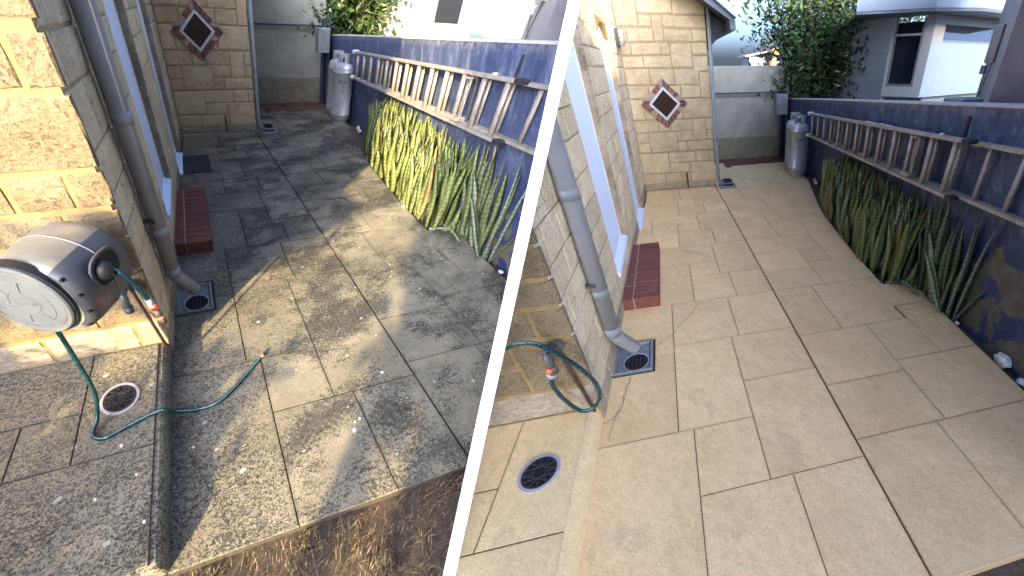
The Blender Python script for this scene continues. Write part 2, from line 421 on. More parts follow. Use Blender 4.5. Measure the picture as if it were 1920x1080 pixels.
def render_wall():
    m, t, b = nodes_mat('scraped grey green render'); oc = objco(t)
    c = ramp(t, noise(t, oc, 3.0, 5, .6), [(.3, (.23,.225,.185)), (.7, (.34,.33,.28))])
    br = N(t, "ShaderNodeTexBrick"); br.inputs['Scale'].default_value = 2.6; br.inputs['Mortar Size'].default_value = .02
    br.inputs['Color1'].default_value = (0,0,0,1); br.inputs['Color2'].default_value = (.25,.25,.25,1); br.inputs['Mortar'].default_value = (1,1,1,1)
    uv = N(t, "ShaderNodeTexCoord").outputs['UV']; t.links.new(uv, br.inputs['Vector'])
    k = mth(t, 'MULTIPLY', br.outputs['Fac'], ramp(t, noise(t, oc, 8, 5, .7), [(.45, 0), (.7, .35)]))
    c = mix(t, k, c, (.38,.40,.36))
    sw = noise(t, scaled(t, oc, (5, 5, 5)), 1.5, 6, .75, 2.5)
    c = mix(t, ramp(t, sw, [(.55, 0), (.62, .28), (.7, 0)]), c, (.45,.47,.43))
    sx = N(t, "ShaderNodeSeparateXYZ"); t.links.new(uv, sx.inputs[0])
    c = mix(t, ramp(t, sx.outputs['Y'], [(.285, 1), (.30, 0)]), c, ramp(t, noise(t, oc, 5, 5, .6), [(.3, (.15,.135,.085)), (.7, (.25,.23,.165))]))
    t.links.new(c, b.inputs['Base Color']); b.inputs['Roughness'].default_value = .92
    bump(t, b, mth(t, 'ADD', k, noise(t, oc, 30, 5, .7)), .5, .008)
    return m
MT['render'] = render_wall()

def tree_leaf():
    m, t, b = nodes_mat('glossy shrub leaf'); oc = objco(t)
    c = ramp(t, noise(t, oc, 11, 4, .6), [(.3, (.025,.05,.018)), (.55, (.055,.095,.028)), (.75, (.12,.15,.045))])
    t.links.new(c, b.inputs['Base Color']); b.inputs['Roughness'].default_value = .38
    return m
MT['treeleaf'] = tree_leaf()
def straw():
    m, t, b = nodes_mat('dry grass straw'); oc = objco(t)
    c = ramp(t, noise(t, oc, 40, 3, .6), [(.3, (.04,.027,.014)), (.47, (.12,.08,.04)), (.62, (.30,.23,.14)), (.70, (.10,.13,.03))])
    t.links.new(c, b.inputs['Base Color']); b.inputs['Roughness'].default_value = .7
    return m
MT['straw'] = straw()

SIDE = {'L': 'before cleaning', 'R': 'after cleaning'}
HALF = {'L': 'left', 'R': 'right'}

# =================================================================== LARGE STRUCTURE
def shift(x, y):
    return x - 0.02*(y-2.3)*min(1, max(0, x/.7))
def edge_x(y):
    pts = [(-1,1.80),(.26,1.81),(.91,1.841),(1.31,1.873),(1.84,1.912),(2.10,1.956)] if y < 2.13 else \
          [(2.13,1.672),(2.69,1.70),(3.8,1.83),(4.3,1.94),(5.38,2.22),(7.4,2.40)]
    if y <= pts[0][0]: return pts[0][1]
    for (a,b),(c,d) in zip(pts, pts[1:]):
        if y <= c: return b+(d-b)*(y-a)/(c-a)
    return pts[-1][1]
def bw_x(y): return 1.95+.1*(y-1.3) if y < 5.5 else 2.37+.02*(y-5.5)
def bw_z(y): return 1.495-.058*y

E_ = None  # right-hand edge marker
TILES = [  # slab corners worked back from image pixels, as in the stone tables below
 # (x0,y0,x1,y1)
 (-.45,4.887,.055,5.45),(.055,5.03,.70,5.45),(.055,4.887,.26,5.03),(.26,4.647,.70,5.03),(0,4.647,.26,4.887),(-.46,4.55,0,4.887),
 (-.46,4.28,0,4.55),(0,4.28,.375,4.647),(.375,4.28,.70,4.647),
 (-.50,3.90,-.345,4.28),(-.50,3.685,-.345,3.90),(-.345,3.98,.23,4.28),(.23,3.74,.70,4.28),(-.345,3.685,-.04,3.98),(-.04,3.74,.23,3.98),
 (-.04,3.335,.365,3.74),(.365,3.335,.70,3.74),(-.52,3.335,-.04,3.685),
 (-.53,2.946,.305,3.335),(.305,2.685,.70,3.335),(-.53,2.285,.03,2.946),(.03,2.685,.305,2.946),(.03,2.285,.385,2.685),(.385,2.285,.70,2.685),
 (-.157,1.787,.30,2.285),(.30,1.787,.70,2.285),(-.157,1.113,.241,1.787),(.241,1.372,.70,1.787),(.241,.767,.70,1.372),
 (-.565,.26,-.077,1.113),(-.077,.767,.241,1.113),(-.077,.26,.345,.767),(.345,.26,.70,.767),
 (.706,.26,1.18,.855),(1.18,.26,E_,.855),(.707,.855,1.235,1.22),(.707,1.22,1.235,1.682),(1.235,.855,E_,1.304),(1.235,1.304,1.58,1.682),
 (1.58,1.304,E_,1.837),(1.045,1.682,1.565,2.28),(.707,1.682,1.045,2.28),
 (.707,2.98,1.44,3.335),(1.44,2.685,E_,3.335),(.707,2.584,1.18,2.98),(1.18,2.685,1.44,2.98),(.707,2.28,1.18,2.584),(1.18,2.28,E_,2.685),
 (.707,3.99,1.29,4.28),(1.29,3.80,1.65,4.28),(1.65,3.80,E_,4.28),(.707,3.635,1.10,3.99),(1.10,3.80,1.29,3.99),(.707,3.335,1.10,3.635),
 (1.10,3.335,1.47,3.80),(1.47,3.335,E_,3.80),
 (.707,5.04,1.02,5.36),(.707,4.71,1.02,5.04),(1.02,4.86,1.46,5.36),(1.02,4.71,1.22,4.86),(.707,4.28,1.25,4.71),(1.22,4.60,1.69,4.86),
 (1.25,4.28,E_,4.60),(1.69,4.60,E_,4.86),(1.46,4.86,1.84,5.36),(1.84,4.86,E_,5.36),
 (.72,5.36,1.20,5.96),(1.20,5.36,1.57,5.75),(1.57,5.36,E_,5.75),(1.20,5.75,1.52,6.27),(1.52,5.75,1.88,6.1),(1.88,5.75,E_,6.1),
 (.72,5.96,1.10,6.6),(1.10,5.96,1.20,6.6),(1.20,6.27,1.75,6.72),(1.52,6.1,E_,6.27),(1.75,6.27,E_,6.75),(.72,6.6,1.10,7.0),
]
POLYT = [
 [(-.56,1.905),(-.285,1.905),(-.285,1.717),(-.157,1.717),(-.157,2.285),(-.54,2.285)],
 [(-.565,1.113),(-.157,1.113),(-.157,1.717),(-.285,1.717),(-.285,1.585),(-.56,1.585)],
 [(1.565,1.837),(edge_x(1.837),1.837),(1.956,2.097),(1.675,2.15),(1.672,2.28),(1.565,2.28)],
]

def inset_poly(pts, g):
    """shrink polygon by g (works for the rectangles and L shapes used here)"""
    n = len(pts); o = []
    A = sum(pts[i][0]*pts[(i+1)%n][1]-pts[(i+1)%n][0]*pts[i][1] for i in range(n))
    sgn = 1 if A > 0 else -1
    for i in range(n):
        p0, p1, p2 = Vector(pts[i-1]), Vector(pts[i]), Vector(pts[(i+1)%n])
        d1 = (p1-p0).normalized(); d2 = (p2-p1).normalized()
        n1 = Vector((-d1.y, d1.x))*sgn; n2 = Vector((-d2.y, d2.x))*sgn
        k = 1+n1.dot(n2)
        v = (n1+n2)*(g/max(k, .3)); o.append((p1.x+v.x, p1.y+v.y))
    return o

def tile_mesh(pts, top, depth, gap, ch):
    a = inset_poly(pts, gap); b = inset_poly(pts, gap+ch); c = inset_poly(pts, gap+.018); n = len(pts)
    mb = MB()
    vs = [(x,y,top-depth) for x,y in a]+[(x,y,top-ch) for x,y in a]+[(x,y,top) for x,y in b]+[(x,y,top) for x,y in c]
    mb.uv = [(0,0)]*(3*n)+[(1,1)]*n
    fs = [(i,(i+1)%n,n+(i+1)%n,n+i) for i in range(n)]+[(n+i,n+(i+1)%n,2*n+(i+1)%n,2*n+i) for i in range(n)]+[(2*n+i,2*n+(i+1)%n,3*n+(i+1)%n,3*n+i) for i in range(n)]+[tuple(range(3*n,4*n))]
    A = sum(pts[i][0]*pts[(i+1)%n][1]-pts[(i+1)%n][0]*pts[i][1] for i in range(n))
    if A < 0: fs = [tuple(reversed(f)) for f in fs]
    mb.add(vs, fs); return mb

def build_ground(Y):
    S = Y.side; rng = random.Random(11)
    # soil: one sheet to the horizon
    vs = []; fs = []
    xs = [-70,-20,-6,-2,0,2,6,20,70]; ys = [-6,0,3,8,20,60,160]
    for y in ys:
        for x in xs: vs.append((x,y,-.085))
    nx = len(xs)
    for j in range(len(ys)-1):
        for i in range(nx-1): fs.append((j*nx+i, j*nx+i+1, (j+1)*nx+i+1, (j+1)*nx+i))
    o = emit(Y, 'ground', vs, fs, MT['soil'], base=(0,0,-.085)); 
    tag(o, 'bare brown soil under the %s yard' % HALF[S], None, None, 'structure')
    # patio
    tm = MT['dirty'] if S == 'L' else MT['clean']
    e = empty(Y, 'patio', (0,0,0), 'grey mould-stained concrete path with dark joints' if S == 'L' else 'freshly washed sandy concrete path with thin dark joints', None, None, 'structure')
    edge = [(edge_x(y), y) for y in (.262,.91,1.31,1.84,2.10)]+[(edge_x(y), y) for y in (2.15,2.69,3.8,4.3,5.38,7.4)]
    out = [(-.60,.262)]+edge+[(.60,7.4),(.60,5.47),(-.50,5.47),(-.62,1.30)]
    MB().prism(out, -.084, -.016).out(Y, 'joint_bed', MT['joint'], e)
    for i, (x0,y0,x1,y1) in enumerate(TILES):
        if x1 is None:
            pts = [(shift(x0,y0),y0),(edge_x(y0+.001),y0),(edge_x(y1-.001),y1),(shift(x0,y1),y1)]
            if y0 < 1.84 < y1: pts = pts
        else:
            pts = [(shift(x0,y0),y0),(shift(x1,y0),y0),(shift(x1,y1),y1),(shift(x0,y1),y1)]
        pale = S == 'R' and y0 > 5.3 and x0 < 1.6
        m = MT['clean_pale'] if pale else (MT['dirty_light'] if S == 'L' and x0 < -.3 else tm)
        tile_mesh(pts, rng.uniform(-.0012,.0012), .03 if y0 > .3 else .08, .0024 if S == 'L' else .0018, .0022).out(Y, 'paving_slab', m, e)
    for pts in POLYT: tile_mesh(pts, 0, .03, .0024, .0022).out(Y, 'paving_slab', MT['dirty_light'] if S == 'L' and pts[0][0] < 0 else tm, e)
    # hairline cracks
    def crack(path, wd):
        r2 = random.Random(5); mb = MB(); L = []; P = curve_pts([(x,y,0) for x,y in path], 9)
        P = [(p.x+r2.uniform(-.006,.006), p.y+r2.uniform(-.006,.006)) for p in P]
        for i, p in enumerate(P):
            ww = wd*r2.uniform(.4,1.2)*min(1, (i+.4)/3, (len(P)-i)/3)
            q = P[min(i+1,len(P)-1)]; r_ = P[max(i-1,0)]; d = Vector((q[0]-r_[0], q[1]-r_[1])).normalized()
            L.append((p[0]-d.y*ww, p[1]+d.x*ww, .0042)); L.append((p[0]+d.y*ww, p[1]-d.x*ww, .0042))
        mb.add(L, [(2*i,2*i+1,2*i+3,2*i+2) for i in range(len(P)-1)])
        mb.out(Y, 'crack', MT['joint'] if S == 'L' else MT['crackR'], e)
    crack([(-.29,1.80),(-.22,1.86),(-.14,1.93),(-.10,2.02),(-.02,2.09),(.03,2.20),(.08,2.27)], .0022)
    crack([(-.42,1.58),(-.45,1.47),(-.46,1.36),(-.50,1.28),(-.555,1.25)], .0024)
    crack([(-.47,1.33),(-.50,1.24),(-.51,1.14)], .0016)
    if S == 'L':
        crack([(-.53,.74),(-.47,.66),(-.43,.55),(-.37,.44),(-.35,.35),(-.34,.28)], .002)
    # raised slab
    r = empty(Y, 'raised_paving', (-1.1,.8,0), 'raised grey stained concrete landing with rounded edge' if S == 'L' else 'raised cream washed concrete landing with rounded edge', None, None, 'structure')
    prof = [(-3.2,.0),(-.557,.0),(-.557,.050),(-.560,.072),(-.567,.088),(-.580,.097),(-.597,.0995),(-3.2,.0995)]
    mb = MB()
    ys = [.262,.268,.285,1.30]
    ins = [.012,.004,0,0]
    n = len(prof)
    for y, k in zip(ys, ins):
        for x, z in prof: mb.v.append((x-(k if x > -2 else 0), y, z-(k if z > .05 else 0)))
    for j in range(len(ys)-1):
        for i in range(n): mb.f.append((j*n+i, j*n+(i+1)%n, (j+1)*n+(i+1)%n, (j+1)*n+i))
    mb.f.append(tuple(range(n-1,-1,-1)))
    lm = MT['dirty_light'] if S == 'L' else MT['clean_pale']
    mb.uv = [(1,1)]*len(mb.v)
    mb.out(Y, 'rounded_kerb', lm, r)
    mb = MB().prism([(-3.0,.285),(-.603,.285),(-.603,1.285),(-3.0,1.285)], .0996, .1003)
    mb.out(Y, 'joint_bed', MT['joint'], r)
    for (x0,y0,x1,y1) in [(-1.75,.95,-.915,1.288),(-1.75,.712,-1.148,.95),(-1.148,.712,-.915,.95),(-.915,.712,-.598,1.288),(-1.75,.28,-.598,.712)]:
        tile_mesh([(x0,y0),(x1,y0),(x1,y1),(x0,y1)], .1065, .007, .0026 if x1 < -.6 else .0024, .002).out(Y, 'paving_slab', lm, r)

MT['crackR'] = simple('brown dirt in crack', (.17,.12,.07), .95, var=.2, scale=40)

# ---- limestone walls
def stone_block(Y, O_, U, V, Nn, u0, v0, u1, v1, mat, parent, rng, proud=.012, g=.007, back=-.02, name='stone_block'):
    """block on a wall plane: O_ origin, U/V plane axes, Nn outward; chiselled, uneven face"""
    u0 += g; v0 += g; u1 -= g; v1 -= g
    if u1-u0 < .012 or v1-v0 < .012: return
    nu, nv = 3, 3
    def P(u, v, d): return tuple(O_[i]+U[i]*u+V[i]*v+Nn[i]*d for i in range(3))
    vs = []; fs = []
    def j(a): return rng.uniform(-a, a)
    ring = []
    grid = {}
    c = .006
    for b_ in range(nv+1):
        for a_ in range(nu+1):
            u = u0+c+(u1-u0-2*c)*a_/nu; v = v0+c+(v1-v0-2*c)*b_/nv
            edge = a_ in (0,nu) or b_ in (0,nv)
            grid[a_,b_] = len(vs); vs.append(P(u+j(.0025), v+j(.0025), proud+j(.0035) if not edge else proud-.002+j(.002)))
    for b_ in range(nv):
        for a_ in range(nu): fs.append((grid[a_,b_], grid[a_+1,b_], grid[a_+1,b_+1], grid[a_,b_+1]))
    border = [(a_,0) for a_ in range(nu)]+[(nu,b_) for b_ in range(nv)]+[(a_,nv) for a_ in range(nu,0,-1)]+[(0,b_) for b_ in range(nv,0,-1)]
    k0 = len(vs)
    for (a_,b_) in border:
        u = u0+(u1-u0)*a_/nu; v = v0+(v1-v0)*b_/nv
        vs.append(P(u+j(.003), v+j(.003), .0)); 
    k1 = len(vs)
    for (a_,b_) in border:
        u = u0+(u1-u0)*a_/nu; v = v0+(v1-v0)*b_/nv
        vs.append(P(u, v, back))
    m = len(border)
    for i in range(m):
        i2 = (i+1) % m
        fs.append((k0+i, k0+i2, grid[border[i2]], grid[border[i]]))
        fs.append((k1+i, k1+i2, k0+i2, k0+i))
    return emit(Y, name, vs, fs, mat, parent)

GABLE = [(-.45,.02,-.03,.10),(-.03,.02,.34,.10),(.34,.02,.66,.10),(-.45,.10,-.13,.255),(-.13,.10,.265,.25),(.265,.10,.66,.40),
 (-.45,.26,-.04,.55),(-.04,.40,.37,.55),(-.04,.25,.265,.40),(.37,.40,.57,.55),(.57,.40,.66,.55),(-.45,.56,-.28,.69),(-.45,.69,-.28,.83),
 (-.28,.56,.12,.83),(.12,.70,.37,.84),(.12,.56,.26,.70),(.26,.56,.66,.70),(.37,.70,.56,.99),(.56,.84,.66,.99),(.56,.70,.66,.84),
 (-.45,.84,-.12,.99),(-.12,.84,.05,.99),(.05,.84,.37,.99),(-.45,1.0,-.28,1.25),(-.28,1.0,.10,1.25),(.10,1.0,.24,1.25),(.24,1.0,.66,1.25),
 (-.45,1.26,-.18,1.41),(-.18,1.26,.25,1.41),(.25,1.26,.52,1.41),(.52,1.25,.66,1.56),(-.45,1.42,-.14,1.60),(-.14,1.42,.18,1.60),(.18,1.41,.52,1.60),
 (-.45,1.61,-.19,1.74),(-.19,1.61,.17,1.74),(.17,1.61,.45,1.88),(.45,1.57,.66,1.74),(-.45,1.75,-.32,1.88),(-.32,1.75,.05,1.88),(.05,1.75,.17,1.88),
 (.45,1.75,.66,1.88),(-.45,1.89,-.34,2.03),(-.34,1.89,-.02,2.03),(-.02,1.89,.11,2.16),(.11,1.89,.47,2.02),(.47,1.89,.66,2.02),(-.45,2.04,-.18,2.33),
 (-.18,2.04,-.02,2.16),(.11,2.03,.66,2.16),(-.18,2.17,.25,2.49),(.25,2.17,.66,2.33),(-.45,2.34,-.18,2.6),(.25,2.34,.60,2.5),(-.18,2.5,.3,2.7)]
FRONT = [(-1.9,.10,-1.38,.28),(-1.38,.10,-1.08,.28),(-1.08,.10,-.676,.28),(-.676,.10,-.54,.28),
 (-1.9,.285,-1.25,.60),(-1.25,.285,-.81,.44),(-1.18,.445,-.81,.60),(-.81,.285,-.54,.60),
 (-1.9,.607,-1.28,.765),(-1.28,.607,-.94,.765),(-.94,.607,-.675,.765),(-.675,.607,-.54,.765),
 (-1.9,.77,-1.1,.90),(-1.1,.77,-.72,.90),(-.72,.77,-.54,.90),
 (-1.9,.905,-1.1,1.045),(-1.1,.905,-.848,1.045),(-.848,.905,-.658,1.045),(-.658,.905,-.54,1.045),
 (-1.9,1.05,-.95,1.285),(-.95,1.05,-.54,1.285),
 (-1.9,1.29,-.9,1.435),(-.9,1.29,-.64,1.435),(-.64,1.29,-.54,1.435),(-1.4,1.45,-.72,1.70),(-.72,1.45,-.54,1.62),(-.72,1.63,-.54,1.85),(-1.4,1.71,-.73,2.0),
 (-1.4,2.01,-.54,2.25),(-1.4,2.26,-.54,2.5),(-1.4,2.51,-.54,2.75)]
def xs_(y): return -.55+.0216*(y-1.29)

def build_house(Y):
    S = Y.side; rng = random.Random(21 if S == 'L' else 22)
    h = empty(Y, 'limestone_house', (-.55,1.29,0),
              'limestone block house wall glowing in low sun behind hose reel' if S == 'L' else 'pale limestone block house in shade with brick-framed diamond window and grey eaves', 'house')
    X,Yv,Z = (1,0,0),(0,1,0),(0,0,1)
    # walls (mortar faces)
    fw = MB().box((-3.4,1.293,.0),(-.552,1.42,2.85)).out(Y, 'front_wall', MT['mortar'], h)
    sw = MB()
    def seg(y0, y1, z0, z1, dx=0):
        sw.prism([(xs_(y0)-.001+dx,y0),(xs_(y1)-.001+dx,y1),(xs_(y1)-.35,y1),(xs_(y0)-.35,y0)], z0, z1)
    seg(1.294,2.40,0,2.85); seg(2.40,3.11,0,.27); seg(2.40,3.11,1.99,2.85); seg(3.11,3.93,0,2.85); seg(3.93,4.66,1.99,2.85); seg(4.66,5.46,0,2.85)
    sw = sw.out(Y, 'path_wall', MT['mortarG'], h)
    gw = MB().box((-.47,5.462,0),(.655,5.60,2.28)).prism([(-.47,2.28),(.60,2.28),(.46,2.36),(-.47,2.85)], 5.462, 5.60, axis=1).out(Y, 'gable_wall', MT['mortarG'], h)
    bw = MB().box((.50,5.60,0),(.652,8.2,2.2)).out(Y, 'rear_wall', MT['mortarG'], h)
    for b_ in GABLE:
        if b_[3] > 2.34 and b_[2] > .45: b_ = (b_[0], b_[1], b_[2], 2.34)
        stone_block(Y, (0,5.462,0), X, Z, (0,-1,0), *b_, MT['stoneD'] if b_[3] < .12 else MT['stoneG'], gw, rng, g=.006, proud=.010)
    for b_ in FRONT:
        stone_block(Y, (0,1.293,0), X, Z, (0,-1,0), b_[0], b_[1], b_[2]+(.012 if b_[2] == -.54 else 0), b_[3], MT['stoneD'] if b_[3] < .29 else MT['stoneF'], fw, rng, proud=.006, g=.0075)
    # path wall blocks, course by course
    courses = [0,.13,.285,.44,.605,.77,.92,1.09,1.285,1.43,1.62,1.75,1.90,2.05,2.2,2.35,2.5,2.65,2.8]
    rs = random.Random(4)
    def U(y): return y-1.29
    for (ya, yb, z0, z1) in [(1.294,2.40,0,2.8),(2.40,3.11,0,.27),(3.11,3.93,0,2.8),(4.66,5.455,0,2.8),(2.40,3.11,2.0,2.8),(3.93,4.66,2.0,2.8)]:
        ci = 0
        while ci < len(courses)-1:
            a, b2 = courses[ci], courses[ci+1]
            ci += 1
            if a >= z1-.02 or b2 <= z0+.02: continue
            a = max(a, z0); b2 = min(b2, z1)
            y = ya
            first = True
            while y < yb-.02:
                ln = rs.uniform(.16,.42)
                if first and ya < 1.3: ln = .095 if ci % 2 else .24
                first = False
                y2 = min(yb, y+ln)
                if yb-y2 < .1: y2 = yb
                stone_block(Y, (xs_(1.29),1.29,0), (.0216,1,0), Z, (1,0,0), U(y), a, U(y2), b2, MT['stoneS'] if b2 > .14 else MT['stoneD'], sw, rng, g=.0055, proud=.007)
                y = y2
    # reveals: window at 2.40-3.11 and doorway at 3.93-4.66
    for (ya, yb, z0, nm) in [(2.40,3.11,.28,'window'),(3.93,4.66,.0,'door')]:
        xf = xs_((ya+yb)/2)
        f = MB()
        top = [(ya,1.86)]+[(ya+(yb-ya)*k/10, 1.86+.12*math.sin(math.pi*k/10)) for k in range(1,10)]+[(yb,1.86)]
        f.prism([(ya,z0),(yb,z0)]+list(reversed(top)), xf-.080, xf-.045, axis=0)
        fr = f.out(Y, 'white_'+nm+'_blind' if nm == 'window' else 'door_leaf', MT['white'], h)
        q = MB().bbox((xf-.047,ya-.0,z0),(xf-.038,ya+.035,1.9), .003).bbox((xf-.047,yb-.02,z0),(xf-.041,yb-.003,1.9), .003)
        q.out(Y, 'frame', MT['white'], fr)
        # arch filler above the curve
        a = MB()
        pts = top+[(yb,2.0),(ya,2.0)]
        a.prism(pts, xf-.3, xf-.002, axis=0).out(Y, 'arch', MT['stoneF'], h)
        if nm == 'window':
            s_ = MB(); s_.prism([(xf-.06,z0+.03),(xf+.012,z0+.012),(xf+.012,z0-.03),(xf-.06,z0-.03)], ya+.002, yb+.01, axis=1)
            s_.out(Y, 'sill', MT['white'], h)
        else:
            s_ = MB(); s_.prism([(xf-.10,.03),(xf+.03,.012),(xf+.03,.001),(xf-.10,.001)], ya+.002, yb+.01, axis=1)
            s_.out(Y, 'threshold', MT['white'], h)
        # far reveal, split-faced stones, looks towards the viewer
        zc = z0
        while zc < 1.85:
            z2 = min(1.86, zc+rs.uniform(.13,.24))
            stone_block(Y, (xs_(yb)-.044,yb,0), (1,0,0), Z, (0,-1,0), 0, zc, .052, z2, MT['stoneR'], sw, rng, g=.003, proud=.004)
            zc = z2
    # downpipe at the path wall corner
    px = -.482
    d = MB().tube([(px,1.675,2.8),(px,1.675,.30)], .043, 20)
    dp = d.out(Y, 'downpipe', MT['pvc'], h, smooth=True)
    MB().tube([(px,1.675,1.10),(px,1.675,1.15)], .0455, 20).out(Y, 'pipe_collar', MT['pvc'], dp, smooth=True)
    MB().tube([(px,1.675,.55),(px,1.675,.60)], .0452, 20).out(Y, 'pipe_collar', MT['pvc'], dp, smooth=True)
    MB().tube([(px,1.675,.27),(px,1.675,.33)], .0458, 20).out(Y, 'pipe_collar', MT['pvc'], dp, smooth=True)
    MB().tube([(px,1.675,.30),(px+.006,1.678,.262),(px+.035,1.70,.19),(px+.085,1.735,.085)], .042, 20, caps=False).out(Y, 'pipe_spout', MT['pvcL'], dp, smooth=True)
    MB().bbox((px-.05,1.655,.64),(px+.0,1.625,.655), .002).out(Y, 'pipe_bracket', MT['dkgrey'], dp)
    # far downpipe on the gable corner
    d2 = MB().tube([(.695,5.44,2.25),(.693,5.44,.16),(.70,5.43,.10),(.78,5.40,.03)], .027, 14).out(Y, 'downpipe', MT['pvcL'], h, smooth=True)
    # roof rake: fascia, sheeting, soffit
    def rk(x): return 2.31-.57*(x-.55)
    f = MB().prism([(-.1,rk(-.1)),(.975,rk(.975)),(.975,rk(.975)+.055),(-.1,rk(-.1)+.16)], 5.16, 5.19, axis=1)
    rf = MB().prism([(-.1,rk(-.1)+.162),(1.0,rk(.975)+.04),(1.0,rk(.975)+.052),(-.1,rk(-.1)+.19)], 5.12, 9.0, axis=1).out(Y, 'roof', MT['roof'], h)
    f.out(Y, 'fascia', MT['fascia'], rf)
    MB().prism([(-.1,rk(-.1)+.005),(.97,rk(.97)+.005),(.97,rk(.97)+.03),(-.1,rk(-.1)+.06)], 5.19, 9.0, axis=1).out(Y, 'soffit', MT['soffit'], rf)
    MB().bbox((.93,5.17,1.99),(1.0,9.0,2.10), .01).out(Y, 'gutter', MT['fascia'], rf)
    MB().prism([(.66,1.80),(.97,2.06),(.97,2.08),(.66,2.20)], 5.5, 8.9, axis=1).out(Y, 'eave_lining', MT['soffit'], rf)
    # diamond window
    cx, cz = .012, 1.192; ry, fr_o, fr_i = 5.452, .215, .175
    dm = MB()
    def dia(r, y): return [(cx+r,y,cz),(cx,y,cz+r*.97),(cx-r,y,cz),(cx,y,cz-r*.97)]
    vs = dia(fr_o,ry-.026)+dia(fr_i,ry-.030)+dia(fr_o,ry+.01)+dia(fr_i,ry-.014)
    fs = []
    for k in range(4):
        k2 = (k+1)%4; fs += [(k,k2,4+k2,4+k),(k,8+k,8+k2,k2),(4+k,4+k2,12+k2,12+k)]
    wn = emit(Y, 'diamond_window', vs, fs, MT['wframe'], h)
    emit(Y, 'pane', dia(fr_i+.002,ry-.0145), [(0,1,2,3)], MT['glass'], wn)
    bk = MB(); bk.v = dia(.318,ry-.012)+dia(.318,ry+.012); bk.f = [(0,1,2,3)]+[(k,4+k,4+(k+1)%4,(k+1)%4) for k in range(4)]
    emit(Y, 'brick_surround', bk.v, bk.f, MT['bjoint'], wn)
    rb = random.Random(9)
    corners = dia(1.0, 0)
    for k in range(4):
        a = Vector((corners[k][0]-cx, corners[k][2]-cz)); b_ = Vector((corners[(k+1)%4][0]-cx, corners[(k+1)%4][2]-cz))
        nb = 6
        for i in range(nb):
            t0 = i/nb+.012; t1 = (i+1)/nb-.012
            q = []
            for tt, rr in ((t0,.222),(t1,.222),(t1,.312),(t0,.312)):
                p = a.lerp(b_, tt)*rr; q.append((cx+p.x, cz+p.y))
            m = MB().prism(q, ry-.012, ry-.026-rb.uniform(0,.006), axis=1)
            m.out(Y, 'brick', MT[rb.choice(['brickV','brickW','brickV','brickR'])], wn)
    # wall lamp
    lx = xs_(5.2)
    lm = MB().bbox((lx+.001,5.14,1.82),(lx+.05,5.27,2.0), .008).out(Y, 'wall_lamp', MT['dkgrey'], h)
    g = MB()
    g.tube([(lx+.05,5.205,1.835),(lx+.05,5.205,1.985)], .055, 14)
    g.out(Y, 'lamp_shade', MT['lampglass'], lm, smooth=True)
    for zz in (1.87,1.91,1.95): MB().tube([(lx+.05,5.14,zz),(lx+.11,5.205,zz),(lx+.05,5.27,zz)], .004, 6).out(Y, 'guard_bar', MT['dkgrey'], lm)
    # small tap pipe on the gable wall
    MB().tube([(.205,5.435,.24),(.205,5.40,.235),(.205,5.40,.16),(.207,5.43,.02)], .011, 8).out(Y, 'wall_pipe', MT['copper'], h)
    return h
MT['brickV'] = simple('purple brown brick', (.12,.055,.05), .8, var=.6, scale=40, bstr=.5)
MT['brickW'] = simple('limewashed brick', (.34,.25,.20), .85, var=.5, scale=45, bstr=.5)
MT['brickR'] = simple('rust red brick', (.23,.075,.045), .8, var=.4, scale=40, bstr=.5)

def build_blue_wall(Y):
    S = Y.side
    ys = [.0,.4,.8,1.3,2,3,4,5,5.5,6.3,7.28]
    o = empty(Y, 'boundary_wall', (1.95,1.3,0), 'dark blue boundary wall half lit by dappled sun' if S == 'L' else 'dark blue boundary wall in shade with flaking brown patch', 'wall')
    vs = []; uvs = []; fs = []
    nz = 6
    for y in ys:
        for k in range(nz+1):
            z = -.1+(bw_z(y)+.1)*k/nz
            vs.append((bw_x(y),y,z)); uvs.append((y/7.3, k/nz))
    for j in range(len(ys)-1):
        for k in range(nz): fs.append((j*(nz+1)+k, (j+1)*(nz+1)+k, (j+1)*(nz+1)+k+1, j*(nz+1)+k+1))
    n0 = len(vs)
    for y in ys: vs.append((bw_x(y)+.13,y,-.1)); uvs.append((y/7.3,.7)); vs.append((bw_x(y)+.13,y,bw_z(y))); uvs.append((y/7.3,.7))
    for j in range(len(ys)-1): fs.append((n0+2*j, n0+2*j+1, n0+2*j+3, n0+2*j+2))
    emit(Y, 'rendered_face', vs, fs, MT['blue'], o, uvs=uvs)
    c = MB()
    for y in ys:
        x = bw_x(y); z = bw_z(y)
        c.v += [(x-.006,y,z-.001),(x-.006,y,z+.012),(x+.14,y,z+.018),(x+.14,y,z-.001)]
    for j in range(len(ys)-1):
        for k in range(4): c.f.append((4*j+k, 4*j+(k+1)%4, 4*j+4+(k+1)%4, 4*j+4+k))
    c.out(Y, 'coping', MT['coping'], o)
    # dark strap fixed to the wall
    MB().bbox((bw_x(2.15)-.012,2.135,1.13),(bw_x(2.15)-.002,2.16,1.31), .002).out(Y, 'wall_strap', MT['black'], o)

